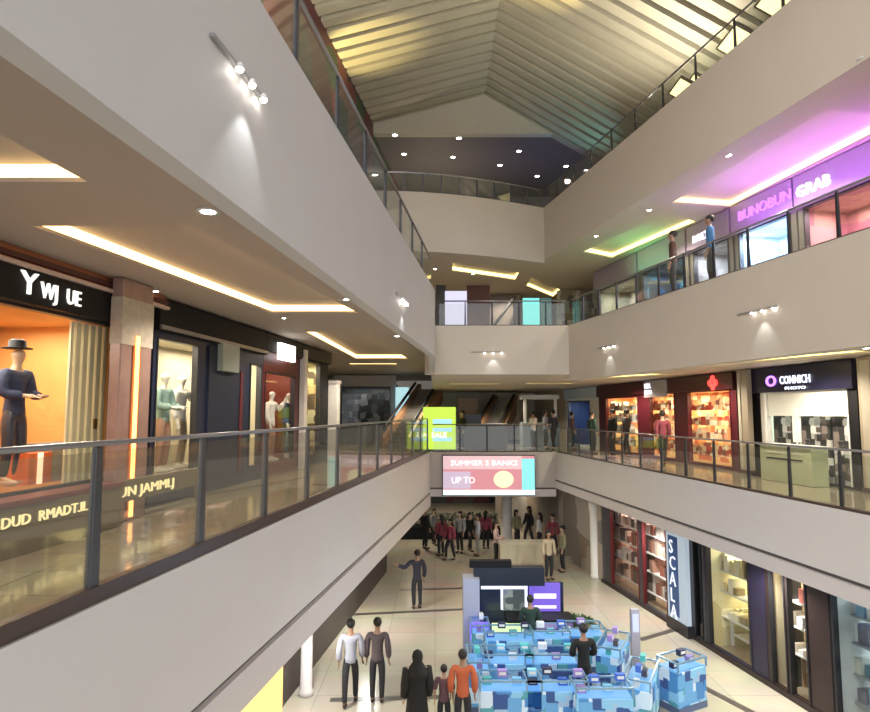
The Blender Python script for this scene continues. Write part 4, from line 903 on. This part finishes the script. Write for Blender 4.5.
MB().box(bxx(504) - o0, bxx(526) - o0, .26, .3, zz(614), zz(592)).build('display_window', patchwork('booth_goods', [(.2, .25, .22), (.4, .45, .42), (.1, .12, .12), (.3, .28, .4)], 6), t)
a, b = bxx(531) - o0, bxx(562) - o0
pp = MB().box(a, b, .2, .3, zz(616), zz(586)).build('purple_panel', E('booth_purple', (.16, .10, .55), .8), t)
for y0, y1 in ((601, 596), (611, 608)): MB().box(a + .1, b - .1, .19, .2, zz(y0), zz(y1)).build('white_stripe', E('stripe_lilac', (.65, .6, 1), 1.2), t)
MB().box(bxx(463) - o0, bxx(479) - o0, -.2, .3, 0, zz(577)).build('pale_side_wall', M('booth_side', (.42, .46, .60), .5), t)
MB().box(bxx(505) - o0, L + .1, -.45, .2, zz(618), zz(614)).build('dark_shelf', black, t)
MB().box(-.1, L + .05, -.4, .15, 0, zz(634)).build('counter_base', M('counter_dark', (.08, .07, .12), .4), t)
MB().box(bxx(469) - o0, bxx(488) - o0, -.5, -.42, zz(633), zz(616)).build('blue_screen', E('booth_blue', (.16, .10, .95), 1.3), t)
MB().box(bxx(490) - o0, bxx(527) - o0, -.5, -.42, zz(630), zz(617)).build('lime_screen', E('booth_lime', (.70, .95, .45), 1.0), t)
MB().box(bxx(530) - o0, bxx(568) - o0, -.5, -.42, zz(628), zz(616)).build('violet_panel', M('booth_violet', (.28, .18, .40), .4), t)
# glass display counters with boxed goods
ctm = M('counter_frame', (.22, .38, .52), .3, .3)
def counter(px, py, w_, d_, rz, lab, glow, h=.95):
    p = onz(px, py, GZ); t = thing('display_counter', lab, 'display counter', tuple(p), rz, None)
    MB().box(-w_ / 2, w_ / 2, -d_ / 2, d_ / 2, .0, .12).build('plinth', M('counter_plinth', (.1, .14, .25)), t)
    MB().box(-w_ / 2, w_ / 2, -d_ / 2, d_ / 2, .12, h - .18).build('cabinet', glow, t, bevel=.01)
    f = MB()
    for sx in (-1, 1):
        for sy in (-1, 1): f.box(sx * w_ / 2 - .015, sx * w_ / 2 + .015, sy * d_ / 2 - .015, sy * d_ / 2 + .015, h - .18, h)
    for sy in (-1, 1): f.box(-w_ / 2, w_ / 2, sy * d_ / 2 - .015, sy * d_ / 2 + .015, h - .02, h + .01)
    for sx in (-1, 1): f.box(sx * w_ / 2 - .015, sx * w_ / 2 + .015, -d_ / 2, d_ / 2, h - .02, h + .01)
    f.build('frame', ctm, t); MB().box(-w_ / 2, w_ / 2, -d_ / 2, d_ / 2, h, h + .008).build('glass_top', shop_glass, t)
    MB().box(-w_ / 2 + .02, w_ / 2 - .02, -d_ / 2 + .02, d_ / 2 - .02, h - .18, h - .165).build('light_tray', E('tray_blue', (.18, .44, .80), .55), t)
    return t, p
BL = [(.06, .22, .50), (.22, .48, .70), (.55, .68, .80), (.08, .30, .36), (.12, .34, .62), (.03, .08, .25), (.30, .45, .62)]
blues = [patchwork('cabinet_front_a', BL, 5, .4, .14), patchwork('cabinet_front_b', BL[::-1], 6, .4, .14), patchwork('cabinet_front_c', BL[2:] + BL[:2], 4, .4, .14)]
boxcols = [M('box_sky', (.25, .6, .9), .5), M('box_white', (.8, .85, .9), .5), M('box_blue', (.05, .15, .6), .5), M('box_teal', (.1, .5, .5), .5), M('box_dark', (.03, .03, .08), .5), M('box_violet', (.35, .25, .6), .5)]
pbox = []
for bc, cn in zip(boxcols, ('sky blue', 'white', 'deep blue', 'teal', 'black', 'violet')):
    q = thing('product_box', 'x', 'box', (0, 0, -60)); MB().box(-.085, .085, -.05, .05, 0, .12).build('carton', bc, q, bevel=.004); MB().box(-.06, .06, -.058, -.055, .04, .09).build('label_patch', white, q); pbox.append([q, cn, 0])
cs = [((508, 673), 1.05, .5, 0, 'back left'), ((546, 671), 1.0, .5, 0, 'back middle'), ((582, 668), .95, .5, 0, 'back right'), ((507, 699), 1.0, .5, 0, 'middle left'), ((550, 699), 1.05, .5, 0, 'middle'), 
      ((510, 730), 1.1, .5, 0, 'front left'), ((556, 730), 1.1, .5, 0, 'front middle'), ((614, 686), 1.1, .5, 1.1, 'angled right back'), ((642, 722), 1.1, .5, 1.1, 'angled right front'), ((602, 738), 1.0, .5, 0, 'front right'), ((480, 664), .6, .4, PI / 2, 'far left end'), ((478, 703), .9, .4, PI / 2, 'left side'), ((683, 706), .8, .5, .5, 'rightmost')]
for i, (pp_, w_, d_, rz, wh) in enumerate(cs):
    t, p = counter(*pp_, w_, d_, rz, f'blue lit glass display counter, {wh} one of the stall', blues[i % 3])
    n = max(2, int(w_ / .24))
    for k in range(n):
        e = pbox[R_.randrange(6)]; x = -w_ / 2 + .14 + (w_ - .28) * k / (n - 1); y = R_.uniform(-.06, .06)
        q = Vector((p.x + x * math.cos(rz) - y * math.sin(rz), p.y + x * math.sin(rz) + y * math.cos(rz), GZ + .958 if k % 2 else GZ + .787))
        lab = f'{e[1]} product box {"on" if k % 2 else "inside"} the {wh} blue display counter'
        if e[2] == 0: r = e[0]; r.location = q; r.rotation_euler = (0, 0, rz); r['label'] = lab
        else: r = dup(e[0], q, rz, lab)
        e[2] += 1; r['group'] = 'product boxes on the blue stall counters'
for e in pbox:
    if e[2] == 0:
        for c in [o for o in COL.objects if o.parent == e[0]]: bpy.data.objects.remove(c)
        bpy.data.objects.remove(e[0])
# arch frame and pylon of the stall
p = onz(636, 668, GZ); t = thing('pylon_sign', 'slim grey pylon at the right corner of the blue stall', 'sign', tuple(p)); MB().box(-.10, .10, -.06, .06, .05, 1.3).build('column', M('pylon_grey', (.35, .34, .42)), t, bevel=.01); MB().box(-.2, .2, -.15, .15, 0, .05).build('base', darksteel, t); MB().box(-.07, .07, -.07, -.06, .8, 1.2).build('face', E('pylon_face', (.5, .55, .8), .7), t)
def plant(px, py, lab, h=.8, r=.28):
    p = onz(px, py, GZ); t = thing('potted_plant', lab, 'plant', tuple(p)); MB().lathe([(.13, 0), (.18, .32), (.16, .32), (.15, .28), (.01, .28)], n=18).build('pot', darksteel, t, smooth=True)
    MB().tube([(0, 0, .25), (.02, 0, h * .7)], .02, 6).build('stem', tanwood, t); m = MB(); leafball(m, (0, 0, h * .85), (r, r, r * .9), 260, .07); m.build('foliage', M('plant_leaf', (.06, .13, .05), .6, scale=12, var=.4), t)
plant(573, 652, 'dark leafy potted plant at the right end of the navy booth'); plant(586, 656, 'green potted plant nearest the pylon'); plant(560, 650, 'low potted plant beside the violet booth panel', .65)
p = onz(595, 640, GZ)

# ------------------------------------------------------------------ people
c_ = lambda n, rgb: M('cloth_' + n, rgb, .85, scale=8, var=.12)
P1 = lambda px, py, z=GZ: tuple(onz(px, py, z))
drk = c_('charcoal', (.025, .025, .03)); 
figure('man in a light grey shirt and dark trousers walking away, left of the pair', P1(350, 705), .05, 1.66, 'walk', c_('lightgrey', (.33, .34, .40)), drk, skin1)
figure('man in a dark brown shirt walking beside the man in light grey', P1(377, 703), -.05, 1.66, 'stand', c_('plumbrown', (.09, .07, .075)), drk, skin1)
figure('man in dark clothes with one arm out on the open floor', P1(417, 609), .3, 1.72, 'point', c_('navyblack', (.03, .03, .05)), drk, skin1)
figure('woman in a long black robe and headscarf at the bottom edge', P1(417, 746), .2, 1.62, 'stand', c_('black', (.012, .012, .012)), None, skin2, None, 'robe')
figure('child in a dark top between the black robed woman and the orange shirt', P1(444, 737), 0, 1.25, 'stand', c_('duskypink', (.14, .07, .08)), drk, skin2, 'short', 'tee')
figure('person in an orange red shirt at the bottom edge', P1(463, 742), 0, 1.58, 'stand', c_('orange', (.50, .12, .05)), drk, skin1)
figure('person in dark green standing at the navy booth counter', P1(531, 667), 0, 1.6, 'hold', c_('darkgreen', (.02, .045, .035)), drk, skin1)
figure('person in black standing among the blue display counters', P1(585, 713), .1, 1.68, 'hold', c_('black', ()), drk, skin1)
far = [(441, 556, 'maroon', (.20, .04, .06), 'person in maroon standing left of the ground floor crowd', 'stand'), (450, 560, 'wine', (.28, .05, .09), 'person in wine red beside the hedge', 'walk'), (460, 553, 'grey', (.3, .3, .3), 'person in grey before the hedge', 'stand'),
       (478, 556, 'paleblue', (.4, .42, .5), 'person in pale blue near the beige kiosk', 'stand'), (496, 566, 'palepink', (.55, .40, .38), 'person in pale pink at the left of the beige kiosk', 'hold'), (540, 552, 'white', (.65, .64, .6), 'person in white right of the white pillar', 'stand'),
       (553, 556, 'maroon', (.2, .04, .06), 'person in maroon right of the beige kiosk', 'walk'), (563, 572, 'olive', (.25, .24, .15), 'person in olive near the booth', 'stand'), (568, 552, 'white', (.6, .6, .6), 'person in white far behind near the right pillar', 'walk'), (549, 580, 'beige', (.45, .38, .3), 'person in beige just behind the booth', 'stand')]
far += [(x, y, n, (.3, .3, .3), lab, ps) for x, y, n, lab, ps in ((425, 549, 'charcoal', 'person in charcoal at the left end of the hedge', 'stand'), (434, 545, 'grey', 'person in grey far behind at the left of the crowd', 'walk'), (470, 551, 'black', 'person in black walking before the hedge', 'walk'), (486, 549, 'wine', 'person in wine red at the right end of the hedge', 'stand'), (517, 548, 'olive', 'person in olive behind the beige kiosk', 'stand'), (529, 546, 'charcoal', 'person in charcoal behind the beige kiosk', 'walk'), (546, 543, 'black', 'person in black farthest behind the beige kiosk', 'stand'), (575, 560, 'lightgrey', 'person in light grey near the right far pillar', 'walk'), (584, 553, 'paleblue', 'person in pale blue near the right far pillar', 'stand'))]
for px, py, n, rgb, lab, ps in far:
    figure(lab, P1(px, py), R_.uniform(-3, 3), R_.uniform(1.58, 1.75), ps, c_(n, rgb), drk if px != 478 else c_('grey', ()), None, R_.choice(('short', 'long')), 'shirt', group='people on the far ground floor')
up = [(612, 21.5, 'black', 'person in black at the left window of the red shop', 'stand', 1.7), (626, 22.0, 'charcoal', 'person in charcoal entering the red shop', 'walk', 1.72), (592, 24.0, 'darkgreen', 'person in dark green near the small blue shop', 'stand', 1.66), (545, 27.2, 'paleblue', 'person in pale blue by the white kiosk', 'stand', 1.68), (533, 26.4, 'white', 'person in white leaning at the far balustrade', 'hold', 1.66), (553, 26.5, 'navyblack', 'person in navy beside the white kiosk', 'walk', 1.7),
      (572, 26.8, 'duskypink', 'person in dusky pink at the far corner of the right walkway', 'stand', 1.62), (462, 26.3, 'black', 'person in black right of the yellow green sign', 'stand', 1.68), (662, 18.9, 'maroon', 'person in maroon passing the middle red shop window', 'walk', 1.66)]
for px, Y, n, lab, ps, H in up:
    figure(lab, (ony(px, 412, Y).x, Y, 0), R_.uniform(-3, 3), H, ps, c_(n, (.3, .3, .3)), drk, None, 'short', 'shirt', group='shoppers on the middle floor')
figure('person in dark blue behind the topmost gallery corner balustrade', (5.05, 22.3, Z3), 2.8, 1.65, 'stand', c_('darkblue', (.05, .05, .22)), drk, skin1)
figure('person in dark clothes behind the upper right balustrade', (ony(674, 285, 13.9).x + .0, 13.9, Z2), 1.2, 1.6, 'stand', c_('brownish', (.08, .04, .03)), drk, skin1)
figure('person in blue behind the upper right balustrade', (ony(712, 285, 12.6).x, 12.6, Z2), 1.2, 1.55, 'stand', c_('midblue', (.06, .18, .38)), drk, skin1)

# ------------------------------------------------------------------ lamps
warm = (1, .86, .68)
light('AREA', 'atrium_fill_lamp', (-1.6, 5.0, 11.0), 800, (1, .96, .90), 3.4, (0, 0, 0), sy=7)  # unseen fill lamp added below the roof to brighten the atrium
for Y in (6, 10.5, 15, 20):            # ceiling lamps over the left walkway
    q = WLf.P(0, -1.6) + WLf.u * (Y - WLf.p.y); light('SPOT', 'walkway_lamp', (q.x, q.y, ZC - .1), 330, warm, .06, None, math.radians(150))
for Y in (9, 13, 17, 22):
    q = Vector(L1R(Y)) + nR3 * 1.2; light('SPOT', 'walkway_lamp', (q.x, q.y, ZR - .08), 330, warm, .06, None, math.radians(160))
for Y in (8, 12, 16):
    q = Vector(L2R(Y)) + n2 * 1.4; light('SPOT', 'walkway_lamp', (q.x, q.y, ZS - .08), 220, warm, .06, None, math.radians(150))
for x, y in ((-1, 29), (3, 29), (-5, 26), (7, 28)): light('SPOT', 'walkway_lamp', (x, y, ZR - .08), 320, warm, .06, None, math.radians(150))
for x, y in ((1.5, 21), (3, 25), (-2, 22), (0, 27)): light('SPOT', 'walkway_lamp', (x, y, ZS - .08), 170, warm, .06, None, math.radians(150))
for x, y in ((-1, 28), (3.5, 30), (1, 35)): light('SPOT', 'ground_fill_lamp', (x, y, -1.1), 160, warm, .08, None, math.radians(150))
# two wide uplights added to brighten the roof slats, without fixtures
light('SPOT', 'roof_uplight', (-3.2, 11.0, 9.3), 420, (1, .93, .78), .2, (PI, .15, 0), math.radians(150))
light('SPOT', 'roof_uplight', (5.2, 14.0, 8.9), 420, (1, .93, .78), .2, (PI, -.15, 0), math.radians(150))
for Y in (8, 13, 18):
    q = Vector(L1R(Y)); light('SPOT', 'ground_fill_lamp', (q.x + .45, Y, -1.5), 260, (1, .97, .9), .08, (0, .35, 0), math.radians(165))  # unseen spots added to light the ground floor and the fascia opposite
for Y in (12, 17): q = Vector(L1L(Y)); light('SPOT', 'ground_fill_lamp', (q.x - .5, Y, -2.2), 160, (1, .97, .9), .08, None, math.radians(160))  # more added fill below the left walkway edge
light('SPOT', 'rear_lamp', (-1, 25, ZB - .3), 60, warm, .1, None, math.radians(160))
light('SPOT', 'rear_ceiling_fill', (0, 25, 9.0), 110, warm, .1, (PI, 0, 0), math.radians(140))  # added lamp aimed up to warm and brighten the rear ceiling
light('SPOT', 'roof_uplight', (-2.7, 17.0, 9.6), 420, (1, .82, .36), .1, (PI - .15, .2, 0), math.radians(60))
light('SPOT', 'roof_uplight', (3.0, 14.5, 9.6), 380, (1, .80, .32), .1, (PI, -.15, 0), math.radians(70))
light('SPOT', 'roof_uplight', (5.2, 21.0, 9.2), 90, (.2, .5, .55), .1, (PI + .2, -.2, 0), math.radians(100))
light('SPOT', 'blue_lamp', (4.0, 24.0, 9.0), 28, (.15, .12, 1), .1, (PI, 0, 0), math.radians(120))
light('POINT', 'stall_lamp', (1.5, 12.5, GZ + 2.3), 40, (.35, .65, 1), .2)

w = bpy.data.worlds.new('world'); SC.world = w; w.use_nodes = True
w.node_tree.nodes['Background'].inputs[0].default_value = (.80, .82, .88, 1); w.node_tree.nodes['Background'].inputs[1].default_value = 1.5
SC.view_settings.view_transform = 'Standard'; SC.view_settings.look = 'None'; SC.view_settings.gamma = 1; SC.view_settings.use_curve_mapping = False
SC.view_settings.exposure = 0.38
